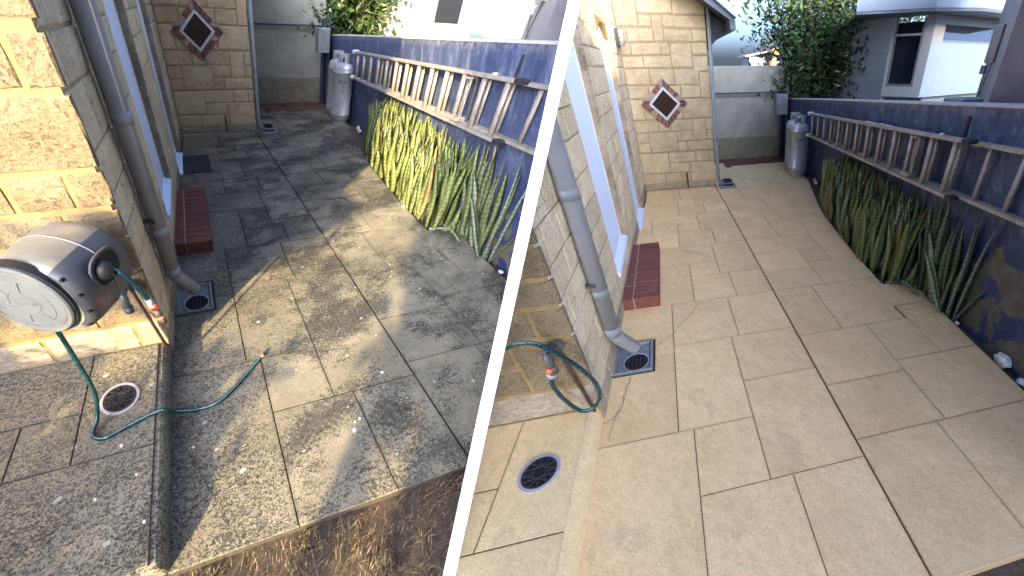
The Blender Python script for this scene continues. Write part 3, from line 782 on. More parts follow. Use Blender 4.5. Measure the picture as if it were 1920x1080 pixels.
def build_back_wall(Y):
    S = Y.side
    x0, x1, y = .66, 2.34, 7.3
    o = empty(Y, 'rear_boundary_wall', (1.5,7.3,0), 'scraped grey green rendered wall at the %s end of path with blue rail' % ('shaded' if S == 'L' else 'bright'), 'wall')
    vs = [(x0,y,-.1),(x1,y,-.1),(x1,y,1.63),(x0,y,1.605),(x0,y+.15,-.1),(x1,y+.15,-.1),(x1,y+.15,1.63),(x0,y+.15,1.605)]
    fs = [(0,1,2,3),(3,2,6,7),(1,5,6,2),(4,0,3,7),(5,4,7,6)]
    uv = [(0,0),(1,0),(1,1),(0,1),(0,0),(1,0),(1,1),(0,1)]
    emit(Y, 'rendered_face', vs, fs, MT['render'], o, uvs=uv)
    MB().box((x0,y-.004,1.6),(x1,y+.16,1.635)).out(Y, 'coping', MT['nlow'], o)
    # render base band slightly proud
    MB().bbox((x0,y-.02,-.1),(x1,y-.001,.42), .004).out(Y, 'base_band', MT['base'], o)
    r = MB().bbox((.69,7.20,1.19),(2.33,7.235,1.215), .003).out(Y, 'rail', MT['rail'], o)
    p = MB().bbox((2.30,7.02,-.05),(2.34,7.2,1.32), .005).bbox((2.24,7.10,-.05),(2.275,7.2,1.28), .005).out(Y, 'post', MT['rail'], o)
    if S == 'L':
        MB().bbox((.72,7.22,1.02),(.86,7.29,1.10), .006).out(Y, 'switch_box', MT['rail'], o)
    # narrow bed of red pavers in front of it
    e = empty(Y, 'brick_paving', (1.5,7,0), 'strip of dull red pavers before the rear wall in %s yard' % ('sunless stained' if S == 'L' else 'washed'), None, None, 'structure')
    MB().box((.95,6.70,-.05),(2.38,7.28,-.012)).out(Y, 'joint_bed', MT['joint'], e)
    rng = random.Random(3)
    yy = 6.74; row = 0
    while yy < 7.26:
        xx = 1.02-(row%2)*.1
        while xx < 2.3:
            MB().bbox((max(xx,1.0)+.004,yy+.003,-.02),(min(xx+.2,2.34)-.004,yy+.097,.004+rng.uniform(-.002,.003)), .004).out(Y, 'brick', MT['brickP'], e)
            xx += .2
        yy += .1; row += 1
MT['base'] = simple('tan render base', (.19,.17,.115), .92, var=.25, scale=6, bstr=.5, bscale=40)
MT['rail'] = simple('dark blue grey steel', (.035,.045,.08), .5, var=.15, scale=15)

# ---- neighbour's house beyond the blue wall
def build_neighbour(Y):
    S = Y.side
    h = empty(Y, 'neighbour_house', (4.4,5.9,-.1), 'sunlit white and cream neighbouring house above the wall' if S == 'L' else 'pale blue grey neighbouring house with tall corner window', 'house')
    def panel(pts, z0, z1, mat, name, parent, th=.12, zz=None):
        """vertical slab along plan polyline pts (front side), thickness away from the path"""
        m = MB()
        for (a, b) in zip(pts, pts[1:]):
            d = Vector((b[0]-a[0], b[1]-a[1])).normalized(); n = Vector((-d.y, d.x))
            if n.dot(Vector((1,1))) < 0: n = -n
            q = [(a[0],a[1]),(b[0],b[1]),(b[0]+n.x*th,b[1]+n.y*th),(a[0]+n.x*th,a[1]+n.y*th)]
            m.prism(q, z0, z1)
        return m.out(Y, name, mat, parent)
    Cn = Vector((4.37,5.90)); Rr = Vector((7.2,6.95)); Lf = Vector((3.92,6.38))
    # pale panel right of the corner with a long dark window
    w1 = panel([Cn, Rr], 1.14, 1.93, MT['nwall'], 'pale_wall', h)
    panel([Cn, Rr], 2.16, 2.32, MT['nwall'], 'wall_head', h)
    panel([Cn, Cn.lerp(Rr,.10)], 1.93, 2.16, MT['ncream'], 'corner_pier', h)
    d = (Rr-Cn).normalized(); n = Vector((-d.y,d.x))*.03
    wd = panel([Cn.lerp(Rr,.10)+n, Rr+n], 1.95, 2.15, MT['glassN'], 'strip_window', h, .03)
    panel([Cn.lerp(Rr,.10)-n*.3, Rr-n*.3], 1.93, 1.955, MT['dkframe'], 'window_sill', h, .04)
    # left of the corner: white wall with tall window
    e1 = Lf
    def seg(t): return Cn.lerp(e1, t)
    panel([seg(0), seg(.22)], 1.14, 2.32, MT['nwhite'], 'white_pier', h)
    panel([seg(.22), seg(1.0)], 1.14, 1.30, MT['nwhite'], 'white_wall', h)
    far = Vector((1.2,9.3))
    panel([seg(.92), seg(1.0)], 1.30, 2.32, MT['nwhite'], 'white_pier', h)
    tw = panel([seg(.24)+Vector((.03,.03)), seg(.90)+Vector((.03,.03))], 1.33, 2.2, MT['glassN'], 'tall_window', h, .02)
    panel([seg(.22), seg(.27)], 1.30, 2.25, MT['dkframe'], 'window_frame', h, .05)
    panel([seg(.88), seg(.93)], 1.30, 2.25, MT['dkframe'], 'window_frame', h, .05)
    panel([seg(.24)+Vector((.0,.0)), seg(.90)], 2.02, 2.05, MT['nwhite'], 'window_transom', h, .03)
    panel([seg(.22), seg(.93)], 1.30, 1.335, MT['dkframe'], 'window_sill', h, .06)
    # wall running off behind the tree
    panel([Lf, Vector((3.3,7.9)), Vector((2.9,9.6))], .9, 2.75 if S == 'L' else 2.32, MT['nwhite'], 'white_wall', h)
    panel([Cn+Vector((.25,.25)), Rr+Vector((.1,.3))], -.1, 1.14, MT['nlow'], 'recessed_base', h)
    panel([Lf+Vector((.2,.3)), Cn+Vector((.25,.25))], -.1, 1.14, MT['nlow'], 'recessed_base', h)
    # eaves
    m = MB()
    fr = [(3.1,6.15),(4.05,5.55),(4.75,5.45),(7.0,6.2)]
    bk = [(3.6,7.4),(4.4,5.95),(5.2,6.3),(7.2,7.0)]
    q = fr+list(reversed(bk))
    m.prism(q, 2.28, 2.31).out(Y, 'eave_soffit', MT['dkframe'], h)
    panel([Vector(p) for p in fr], 2.275, 2.62, MT['ngrey'], 'fascia', h, .04)
    # cream return wall with cable box, nearer than the white front
    a = Vector((4.69,4.98)); b = Vector((2.55,2.50))
    cw = panel([a, b], -.1, 3.0, MT['ncream'], 'cream_wall', h, .2)
    panel([a+Vector((-.004,-.004)), b+Vector((-.004,-.004))], -.1, 1.29, MT['ncream'], 'cream_base', h, .02)
    dd = (b-a).normalized(); nn = Vector((dd.y,-dd.x)); nn = nn if nn.dot(Vector((-1,1))) > 0 else -nn
    def on(u, z, off=.02):
        p = Vector((3.95,4.12))+(Vector((4.32,4.55))-Vector((3.95,4.12)))*u+Vector((-.75,.65))*off; return (p.x, p.y, z)
    MB().bbox(tuple(Vector(on(1,1.50))-Vector((.05,.05,.0))), tuple(Vector(on(1,1.60))+Vector((.03,.03,0))), .008).out(Y, 'cable_box', MT['cgrey'], cw)
    MB().tube(curve_pts([on(1,1.5),on(.85,1.42),on(.45,1.36),on(.15,1.34)],6), .006, 6).out(Y, 'cable', MT['dkgrey'], cw)
    MB().tube(curve_pts([on(0,1.36),on(.1,1.33),on(0,1.27),on(-.1,1.31),on(0,1.36),on(.12,1.34),on(-.3,1.42),on(-.9,1.62)],6), .006, 6).out(Y, 'cable', MT['dkgrey'], cw)
    MB().bbox(tuple(Vector(on(-1.0,1.62))-Vector((.07,.07,0))), tuple(Vector(on(-1.0,1.95))+Vector((.05,.05,0))), .008).out(Y, 'meter_cabinet', MT['ncream'], cw)
    # fan of an air conditioner
    ac = MB().bbox((3.1,3.45,.9),(3.5,3.75,1.30), .02).out(Y, 'air_conditioner', MT['nlow'], cw)
    # dark rendered wall end hard against the boundary wall
    k = MB().prism([(2.27,2.28),(2.19,1.2),(2.15,.2),(3.4,.2),(3.4,2.25)], -.1, 3.4)
    o = k.out(Y, 'dark_rendered_wall', MT['ndark'], base=(2.6,1.2,-.1))
    tag(o, 'tall grey mauve weathered wall rising behind the blue wall, %s yard' % ('sunlit' if S == 'L' else 'shaded'), 'wall')
    # far house on the skyline
    if S == 'R':
        f = empty(Y, 'far_house', (8.5,30,-.1), 'small distant tan and grey house on the skyline over rear wall', 'house')
        MB().box((8.6,30,-.1),(10.6,34,2.85)).out(Y, 'tan_wall', MT['tan'], f)
        MB().box((7.0,31,-.1),(8.59,34,2.3)).out(Y, 'grey_wall', MT['ngrey'], f)
        MB().prism([(6.6,2.3),(8.59,2.65),(8.59,2.72),(6.6,2.40)], 30.5, 34, axis=1).out(Y, 'roof', MT['ngrey'], f)
MT['dkframe'] = simple('dull grey window frame', (.20,.21,.21), .5, var=.05, scale=8)

# ---- divider added for the image strip, covering the cut edges between the two yards
def build_divider():
    def ray(nx): return nx
    # plane normals through the eye for the two faces
    nl = Vector((0.97696,-0.10231,-0.18731)); nr = Vector((0.97670,-0.13380,-0.16782))
    def on_face(n, y, z):      # x of the face at depth y, height z
        q = (y, z-1.6); return -(n.y*q[0]+n.z*q[1])/n.x
    vs = []; 
    ins = .0012
    y0 = .42; yend = 26.0
    for (y, i_) in ((y0,0),(yend,ins)):
        for z, tz in ((-.2,0),(1.95,1)):
            yy = y+(.0 if tz == 0 else .10)
            vs.append((on_face(nl,yy,z)+ (i_*yy), yy, z)); vs.append((on_face(nr,yy,z)-(i_*yy), yy, z))
    # order: near-bottom L,R ; near-top L,R ; far-bottom L,R ; far-top L,R
    fs = [(0,1,3,2),(4,6,7,5),(0,2,6,4),(1,5,7,3),(2,3,7,6),(0,4,5,1)]
    o = emit(None, 'divider_wedge', vs, fs, MT['divider'], base=(0,.8,0))
    tag(o, 'slanting white divider added for the image strip between stained and washed yards', 'divider')

for Y in (YL, YR):
    build_ground(Y); build_house(Y); build_blue_wall(Y); build_back_wall(Y); build_neighbour(Y)
build_divider()

# =================================================================== THINGS
def drain_pit(Y):
    S = Y.side
    e = empty(Y, 'catch_pit', (-.41,1.74,0), 'square grey catch pit under the downpipe in %s path' % ('stained' if S == 'L' else 'washed'), 'drain')
    x0,x1,y0,y1 = -.54,-.297,1.60,1.885
    m = MB()
    def fr(a, z): return [(x0+a,y0+a,z),(x1-a,y0+a,z),(x1-a,y1-a,z),(x0+a,y1-a,z)]
    lv = [fr(0,-.02),fr(0,.008),fr(.014,.010),fr(.024,-.011)]
    for L in lv: m.v += L
    for i in range(3):
        for k in range(4): m.f.append((4*i+k,4*i+(k+1)%4,4*i+4+(k+1)%4,4*i+4+k))
    m.f.append((12,13,14,15))
    m.out(Y, 'pit_tray', MT['steel'], e)
    c = (-.405,1.70,0)
    MB().lathe(c, [(.084,-.0108),(.084,-.005),(.075,-.005),(.075,-.0105)], 28).out(Y, 'outlet_ring', MT['ring'], e, smooth=True)
    MB().lathe(c, [(.0752,-.0102),(.0005,-.0102)], 24).out(Y, 'outlet_hole_shade', MT['dark'], e)  # flat black disc; the outlet's inner shade is its colour
    g = MB()
    for k in range(-2,3): 
        w_ = math.sqrt(max(0,.072**2-(k*.026)**2))
        g.box((c[0]+k*.026-.0022,c[1]-w_,-.0095),(c[0]+k*.026+.0022,c[1]+w_,-.0072))
        g.box((c[0]-w_,c[1]+k*.026-.0022,-.0096),(c[0]+w_,c[1]+k*.026+.0022,-.0070))
    g.out(Y, 'grate', MT['black'], e)
def far_pit(Y):
    S = Y.side
    e = empty(Y, 'small_drain', (.80,5.40,0), 'small concrete drain box at the foot of the far thin downpipe, %s path' % ('stained' if S == 'L' else 'washed'), 'drain')
    MB().bbox((.70,5.28,-.01),(.96,5.50,.03), .01).out(Y, 'drain_box', MT['steel'], e)
    MB().box((.74,5.31,.030),(.92,5.40,.033)).out(Y, 'drain_slot_shade', MT['dark'], e)  # black strip painting the shade in the slot
    MB().lathe((.86,5.66,.0), [(.09,.0),(.09,.03),(.075,.03),(.075,.012),(.001,.012)], 22).out(Y, 'round_outlet', MT['black'], e)
def round_drain(Y):
    S = Y.side
    c = (-.76,.982,.1065)
    e = empty(Y, 'round_drain', c, 'round black drain grate with pale ring in %s landing' % ('the stained' if S == 'L' else 'the washed'), 'drain')
    MB().lathe(c, [(.086,.0),(.086,.004),(.073,.0045),(.073,.001)], 40).out(Y, 'drain_ring', MT['ring'], e, smooth=False)
    MB().lathe(c, [(.0735,.0012),(.0005,.0012)], 32).out(Y, 'drain_hole_shade', MT['dark'], e)  # black disc laid on the slab in place of a shaded hole
    g = MB()
    for a in range(0,180,30):
        th = math.radians(a+8)
        for s in (-1,1):
            d = Vector((math.cos(th),math.sin(th),0)); n = Vector((-d.y,d.x,0)); o = Vector(c)+n*s*.026+Vector((0,0,.003))
            ln = .066
            g.tube([o-d*ln*.93, o+d*ln*.93], .0019, 5)
    g.lathe(c, [(.070,.0015),(.070,.004),(.064,.004),(.064,.0015)], 30)
    g.out(Y, 'grate', MT['black'], e)
def brick_step(Y):
    S = Y.side
    e = empty(Y, 'brick_step', (-.4,2.8,0), 'low dark red brick step against the shaded wall, %s path' % ('mould-stained' if S == 'L' else 'washed'), 'step')
    MB().box((-.525,2.296,0),(-.254,3.298,.098)).out(Y, 'mortar_core', MT['bjoint'], e)
    rng = random.Random(8)
    n = 12
    for i in range(n):
        y0 = 2.288+i*1.016/n; y1 = y0+1.016/n-.012
        MB().bbox((-.437,y0,.022),(-.245,y1,.105+rng.uniform(-.0015,.0015)), .003).out(Y, 'brick', MT['brick'], e)
    ys = [2.288,2.50,2.76,3.03,3.304]
    for a, b in zip(ys, ys[1:]):
        MB().bbox((-.532,a,.022),(-.446,b-.012,.105+rng.uniform(-.0015,.0015)), .003).out(Y, 'brick', MT['brick'], e)
    MB().bbox((-.532,2.290,.0),(-.446,2.6,.017), .002).out(Y, 'brick', MT['brick'], e)
    for a, b in ((2.290,2.52),(2.53,2.76),(2.77,3.0),(3.01,3.3)):
        MB().bbox((-.437,a,.0),(-.247,b,.017), .002).out(Y, 'brick', MT['brick'], e)

def gas_cylinder(Y, c, r, H, label):
    e = empty(Y, 'gas_cylinder', c, label, 'gas bottle', 'gas cylinders beside the blue wall')
    prof = [(r*.2,.045),(r*.75,.045),(r*.93,.06),(r,.10),(r,.14),(r*1.015,.142),(r*1.015,.15),(r,.152),(r,H*.80),(r*1.015,H*.802),(r*1.015,H*.812),(r,H*.815),
            (r*.985,H*.85),(r*.9,H*.895),(r*.7,H*.925),(r*.4,H*.94),(.001,H*.945)]
    body = MB().lathe(c, prof, 40).out(Y, 'tank', MT['galv'], e, smooth=True)
    MB().lathe(c, [(r*.78,.0),(r*.80,.0),(r*.80,.055),(r*.78,.055)], 32).out(Y, 'foot_ring', MT['galv'], e)
    k = MB(); seg = 32; z0 = H*.925; z1 = H*1.06; rc = r*.56
    for i in range(seg):
        th = 2*math.pi*(i)/seg; th2 = 2*math.pi*(i+1)/seg
        a = math.degrees(th) % 360
        if 196 < a < 250 or 20 < a < 70: zz = z1-.028
        else: zz = z0
        P = lambda t, rr, z: (c[0]+rr*math.cos(t), c[1]+rr*math.sin(t), c[2]+z)
        b0 = zz
        k.add([P(th,rc,b0),P(th2,rc,b0),P(th2,rc,z1),P(th,rc,z1),P(th,rc-.008,b0),P(th2,rc-.008,b0),P(th2,rc-.008,z1),P(th,rc-.008,z1)],
              [(0,1,2,3),(5,4,7,6),(3,2,6,7),(1,0,4,5),(0,3,7,4),(1,5,6,2)])
    k.out(Y, 'collar', MT['galv'], e)
    v = MB().tube([(c[0],c[1],c[2]+H*.93),(c[0],c[1],c[2]+H*1.0)], .02, 10)
    v.tube([(c[0],c[1],c[2]+H*1.0),(c[0]+.07,c[1]+.02,c[2]+H*1.0)], .012, 8)
    v.out(Y, 'valve', MT['brass'], e)
    # stencilled marks facing the path
    mk = MB(); rr = r+.0015
    def patch(a0, a1, z0, z1):
        P = lambda a, z: (c[0]+rr*math.cos(math.radians(a)), c[1]+rr*math.sin(math.radians(a)), c[2]+z)
        mk.add([P(a0,z0),P(a1,z0),P(a1,z1),P(a0,z1)], [(0,1,2,3)])
    rg = random.Random(2)
    for i in range(6):
        a = 228+i*9.5
        patch(a, a+2.2, H*.655, H*.70); 
        if i % 2: patch(a+4.5, a+6.5, H*.655, H*.70); patch(a, a+6.5, H*.69, H*.70)
        else: patch(a, a+6.5, H*.655, H*.664); patch(a+2, a+5, H*.675, H*.684)
    patch(247, 250, H*.60, H*.635); patch(256, 259, H*.60, H*.635)
    patch(249, 251, H*.50, H*.575); patch(256, 258, H*.50, H*.575)
    mk.out(Y, 'stencil_marks', MT['dkgrey'], e)

def ladder(Y):
    S = Y.side
    e = empty(Y, 'extension_ladder', (1.92,1.9,.8), 'weathered aluminium extension ladder %s' % ('hung on the wall with its rungs catching low sun' if S == 'L' else 'hung along the shaded wall above the plants'), 'ladder')
    def lx(y): return 1.90+.07*(y-1.6)
    def zt(y): return 1.188-.0505*(y-1.9)
    def zb(y): return .815-.029*(y-1.9)
    def rail(y0, y1, zf, off, zoff, nm):
        m = MB()
        for y in (y0, y1):
            x = lx(y)+off; z = zf(y)+zoff
            # channel section
            m.v += [(x-.036,y,z-.011),(x+.030,y,z-.011),(x+.030,y,z-.007),(x-.026,y,z-.007),(x-.026,y,z+.007),(x+.030,y,z+.007),(x+.030,y,z+.011),(x-.036,y,z+.011)]
        n = 8
        for k in range(n): m.f.append((k,(k+1)%n,n+(k+1)%n,n+k))
        m.f.append(tuple(range(n-1,-1,-1))); m.f.append(tuple(range(n,2*n)))
        return m.out(Y, nm, MT['alu'], e)
    rail(1.93,5.30,zt,-.01,0,'rail'); rail(1.93,5.30,zb,-.01,0,'rail')
    rail(.95,4.55,zt,.052,-.012,'rail'); rail(.95,4.55,zb,.052,.012,'rail')
    y = 5.22
    while y > 1.95:
        x = lx(y)-.012
        MB().tube([(x,y,zb(y)+.008),(x,y,zt(y)-.008)], .020, 10).out(Y, 'rung', MT['alu2'], e, smooth=True)
        y -= .262
    y = 4.45
    while y > .98:
        x = lx(y)+.052
        MB().tube([(x,y,zb(y)+.02),(x,y,zt(y)-.02)], .0165, 10).out(Y, 'rung', MT['alu2'], e, smooth=True)
        y -= .262
    for zf in (zt, zb):
        MB().bbox((lx(1.93)-.052,1.925,zf(1.9)-.0135),(lx(1.93)+.024,1.99,zf(1.9)+.0135), .003).out(Y, 'end_cap', MT['black'], e)
    for zf in (zt, zb):
        MB().bbox((lx(5.3)-.06,5.28,zf(5.3)-.022),(lx(5.3)+.03,5.36,zf(5.3)+.022), .012).out(Y, 'foot_pad', MT['foot'], e)
    MB().bbox((lx(2.6)-.055,2.50,zt(2.6)-.035),(lx(2.6)+.06,2.54,zt(2.6)-.02), .004).out(Y, 'guide_bracket', MT['alu'], e)
    MB().bbox((lx(2.6)-.055,2.50,zb(2.6)+.02),(lx(2.6)+.06,2.60,zb(2.6)+.05), .004).out(Y, 'guide_bracket', MT['alu2'], e)
    MB().tube([(lx(2.5)-.02,2.50,zb(2.5)+.02),(lx(2.5)-.01,2.50,zt(2.5)-.02)], .009, 8).out(Y, 'latch_rod', MT['alu2'], e)
    MB().tube([(lx(2.5)+.03,2.47,zb(2.5)+.02),(lx(2.5)+.02,2.47,zt(2.5)-.02)], .011, 8).out(Y, 'latch_rod', MT['dkgrey'], e)
    MB().lathe((lx(2.25)-.01,2.25,zt(2.25)+.012), [(.022,0),(.022,.008),(.012,.014),(.001,.015)], 14).out(Y, 'bolt_head', MT['galv'], e, smooth=True)
    if S == 'R':
        for y in (3.05,3.35): MB().box((lx(y)-.03,y-.1,zt(y)+.0145),(lx(y)+.012,y+.12,zt(y)+.0165)).out(Y, 'sticker', MT['wframe'], e)
MT['foot'] = simple('pale ladder foot', (.55,.53,.50), .7, var=.1, scale=20)

# ---- plants
def leaf_mesh(base, tip, wd, rng, twist=None, bend=.04):
    B = Vector(base); T = Vector(tip); n = 9
    ax = (T-B); L = ax.length
    side = Vector((math.cos(a_ := rng.uniform(0, math.pi)), math.sin(a_), 0)) if twist is None else Vector((math.cos(twist), math.sin(twist), 0))
    side = (side-ax.normalized()*side.dot(ax.normalized())).normalized(); nor = ax.normalized().cross(side)
    tw = rng.uniform(-.5,.5); bd = rng.uniform(-bend,bend); wv = rng.uniform(0,6.28)
    vs = []; uv = []
    for i in range(n+1):
        t = i/n
        wprof = (.55+.45*min(1,t/.35))*(1 if t < .62 else max(0.02, 1-((t-.62)/.38)**1.7))
        th = tw*t; s = side*math.cos(th)+nor*math.sin(th); q = nor*math.cos(th)-side*math.sin(th)
        c = B+ax*t+nor*bd*math.sin(t*math.pi)+side*.012*math.sin(wv+t*5)
        h = wd*.5*wprof
        vs += [tuple(c-s*h+q*h*.28), tuple(c-q*h*.22), tuple(c+s*h+q*h*.28), tuple(c+q*(h*.28-.004 if False else -h*.22+.004))]
        uv += [(0,t*L/.8),(.5,t*L/.8),(1,t*L/.8),(.5,t*L/.8)]
    fs = []
    for i in range(n):
        a = 4*i; b = a+4
        fs += [(a,a+1,b+1,b),(a+1,a+2,b+2,b+1),(a+2,a+3,b+3,b+2),(a+3,a,b,b+3)]
    return vs, fs, uv
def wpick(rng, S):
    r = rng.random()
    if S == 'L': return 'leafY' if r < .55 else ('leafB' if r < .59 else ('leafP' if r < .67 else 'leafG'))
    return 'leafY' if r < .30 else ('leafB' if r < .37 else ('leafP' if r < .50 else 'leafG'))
def plants(Y):
    S = Y.side; rng = random.Random(77)
    lab = {'L': 'upright banded sword-leaf plant among its kind in bed below ladder, stained yard',
           'R': 'upright banded sword-leaf plant among its kind in bed below ladder, washed yard'}[S]
    grp = 'sword-leaf plants crowding the %s bed' % ('stained yard' if S == 'L' else 'washed yard')
    y = 2.24; cl = []
    while y < 4.45:
        x0 = edge_x(y)+.045; x1 = bw_x(y)-.04
        k = 3 if y < 4.2 else 2
        for i in range(k):
            cl.append((x0+(x1-x0)*(i+.5)/k+rng.uniform(-.03,.03), y+rng.uniform(-.04,.04)))
        y += .155 if y < 4.2 else .26
    for (cx, cy) in cl:
        fr_ = (cx-edge_x(cy))/(bw_x(cy)-edge_x(cy))
        row = 'front row at the path edge' if fr_ < .36 else ('back row against the blue wall' if fr_ > .66 else 'middle row of the bed')
        part_ = 'near third' if cy < 2.95 else ('middle third' if cy < 3.7 else 'far third')
        e = empty(Y, 'snake_plant', (cx,cy,-.08), 'banded sword-leaf plant, %s, %s, %s yard' % (row, part_, 'stained' if S == 'L' else 'washed'), 'plant', grp)
        nl = 12 if cy < 4.3 else 7
        for i in range(nl):
            bx = cx+rng.uniform(-.065,.065); by = cy+rng.uniform(-.085,.085)
            bx = max(bx, edge_x(by)+.02); bx = min(bx, bw_x(by)-.03)
            front = (bx-edge_x(by))/(bw_x(by)-edge_x(by))
            h = rng.uniform(.40,.60)+.16*front
            if rng.random() < .18: h *= .55
            if cy > 4.4: h *= .85
            h = min(h, .73-.015*(cy-2.2))
            tx = bx+rng.uniform(-.06,.06); ty = by+rng.uniform(-.13,.13)
            tx = min(tx, bw_x(ty)-.015)
            vs, fs, uv = leaf_mesh((bx,by,-.07), (tx,ty,h), rng.uniform(.060,.098), rng, twist=rng.uniform(-.45,.5), bend=.04 if rng.random() < .7 else .10)
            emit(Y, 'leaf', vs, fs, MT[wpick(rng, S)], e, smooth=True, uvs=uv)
    # the loose clump at the near end with long separate blades
    e = empty(Y, 'snake_plant', (1.92,1.72,-.08), 'tall loose clump of long banded blades at the near end of the bed, %s yard' % ('stained' if S == 'L' else 'washed'), 'plant')
    BL = [((1.945,1.60),(1.955,1.56,.80),.040,'leafP'),((1.93,1.66),(1.945,1.74,.80),.048,'leafP'),((1.925,1.70),(1.93,1.84,.75),.044,'leafG'),
          ((1.91,1.64),(1.68,1.82,.50),.034,'leafP'),((1.94,1.74),(1.955,1.80,.66),.050,'leafG'),((1.93,1.82),(1.945,1.98,.78),.056,'leafG'),
          ((1.94,1.88),(1.965,2.02,.80),.058,'leafG'),((1.95,1.92),(1.975,2.08,.74),.050,'leafG'),((1.96,1.97),(1.97,2.14,.76),.055,'leafG'),
          ((1.93,1.60),(1.965,1.46,.34),.036,'leafG'),((1.93,1.68),(1.89,1.98,.42),.050,'leafG'),((1.93,1.78),(1.85,2.02,.55),.052,'leafP'),
          ((1.95,1.78),(1.955,1.90,.60),.05,'leafG'),((1.93,1.73),(1.93,1.74,.40),.055,'leafG'),((1.94,1.63),(1.95,1.66,.45),.05,'leafG'),
          ((1.955,2.05),(1.90,2.22,.60),.052,'leafG'),((1.96,2.06),(1.98,2.20,.72),.055,'leafY'),((1.945,1.98),(1.90,2.10,.58),.05,'leafG'),
          ((1.90,2.06),(1.90,2.08,.13),.07,'leafY'),((1.915,1.86),(1.72,2.06,.12),.022,'leafP'),((1.95,1.70),(1.96,1.70,.72),.046,'leafG')]
    rg = random.Random(5)
    for (b, t, wd, mt) in BL:
        vs, fs, uv = leaf_mesh((*b,-.07), t, wd*1.35, rg, twist=rg.uniform(-.3,.5), bend=.03)
        emit(Y, 'leaf', vs, fs, MT[mt], e, smooth=True, uvs=uv)

def tree(Y, base, top, spread, n_limbs, n_leaf, seed, label, name='leafy_tree', leaf=.085, squash=1.0, cut=True, gapf=.0, trunk_r=.035, z_low=None, group=None):
    rng = random.Random(seed)
    e = empty(Y, name, base, label, 'tree', group)
    H = top-base[2]; tips = []; m = MB()
    for i in range(n_limbs):
        a = 2*math.pi*i/n_limbs+rng.uniform(-.3,.3); r = spread*rng.uniform(.35,1.0)
        z1 = base[2]+H*rng.uniform(.55,1.0)
        p0 = Vector(base); p3 = Vector((base[0]+r*math.cos(a), base[1]+r*math.sin(a)*squash, z1))
        p1 = p0.lerp(p3,.33)+Vector((rng.uniform(-.1,.1),rng.uniform(-.1,.1),H*.1)); p2 = p0.lerp(p3,.68)+Vector((rng.uniform(-.12,.12),rng.uniform(-.12,.12),H*.05))
        P = curve_pts([p0,p1,p2,p3],5)
        m.tube(P, .02, 6, rs=[trunk_r*(1-.85*k/(len(P)-1))+.003 for k in range(len(P))])
        for k in range(4, len(P)):
            tips.append((P[k], .5+.5*k/len(P)))
            q = P[k]+Vector((rng.uniform(-1,1),rng.uniform(-1,1)*squash,rng.uniform(-.6,.9)))*spread*.32
            m.tube([P[k], P[k].lerp(q,.5)+Vector((0,0,.03)), q], .006, 4, rs=[.008,.006,.003]); tips.append((q,1))
            q2 = P[k].lerp(q,.6); q3 = q2+Vector((rng.uniform(-1,1),rng.uniform(-1,1)*squash,rng.uniform(-.7,.7)))*spread*.22
            m.tube([q2,q3], .004, 4); tips.append((q3,1))
    m.out(Y, 'trunk', MT['bark'], e, cut=cut, smooth=True)
    vs = []; fs = []
    for i in range(n_leaf):
        c, _ = tips[rng.randrange(len(tips))]
        g = spread*.16
        p = c+Vector((rng.gauss(0,g),rng.gauss(0,g)*max(squash,.5),rng.gauss(0,g)))
        if z_low is not None and p.z < z_low: continue
        d = Vector((rng.uniform(-1,1),rng.uniform(-1,1),rng.uniform(-.3,.9))).normalized(); s = d.cross(Vector((rng.uniform(-1,1),rng.uniform(-1,1),rng.uniform(-1,1)))).normalized()
        L = leaf*rng.uniform(.8,1.5); wd = L*.19; nn = d.cross(s)*wd*.5
        k = len(vs)
        vs += [tuple(p), tuple(p+d*L*.45+s*wd+nn), tuple(p+d*L), tuple(p+d*L*.45-s*wd+nn)]
        fs += [(k,k+1,k+2),(k,k+2,k+3)]
    emit(Y, 'crown', vs, fs, MT['treeleaf'], e, cut=cut)

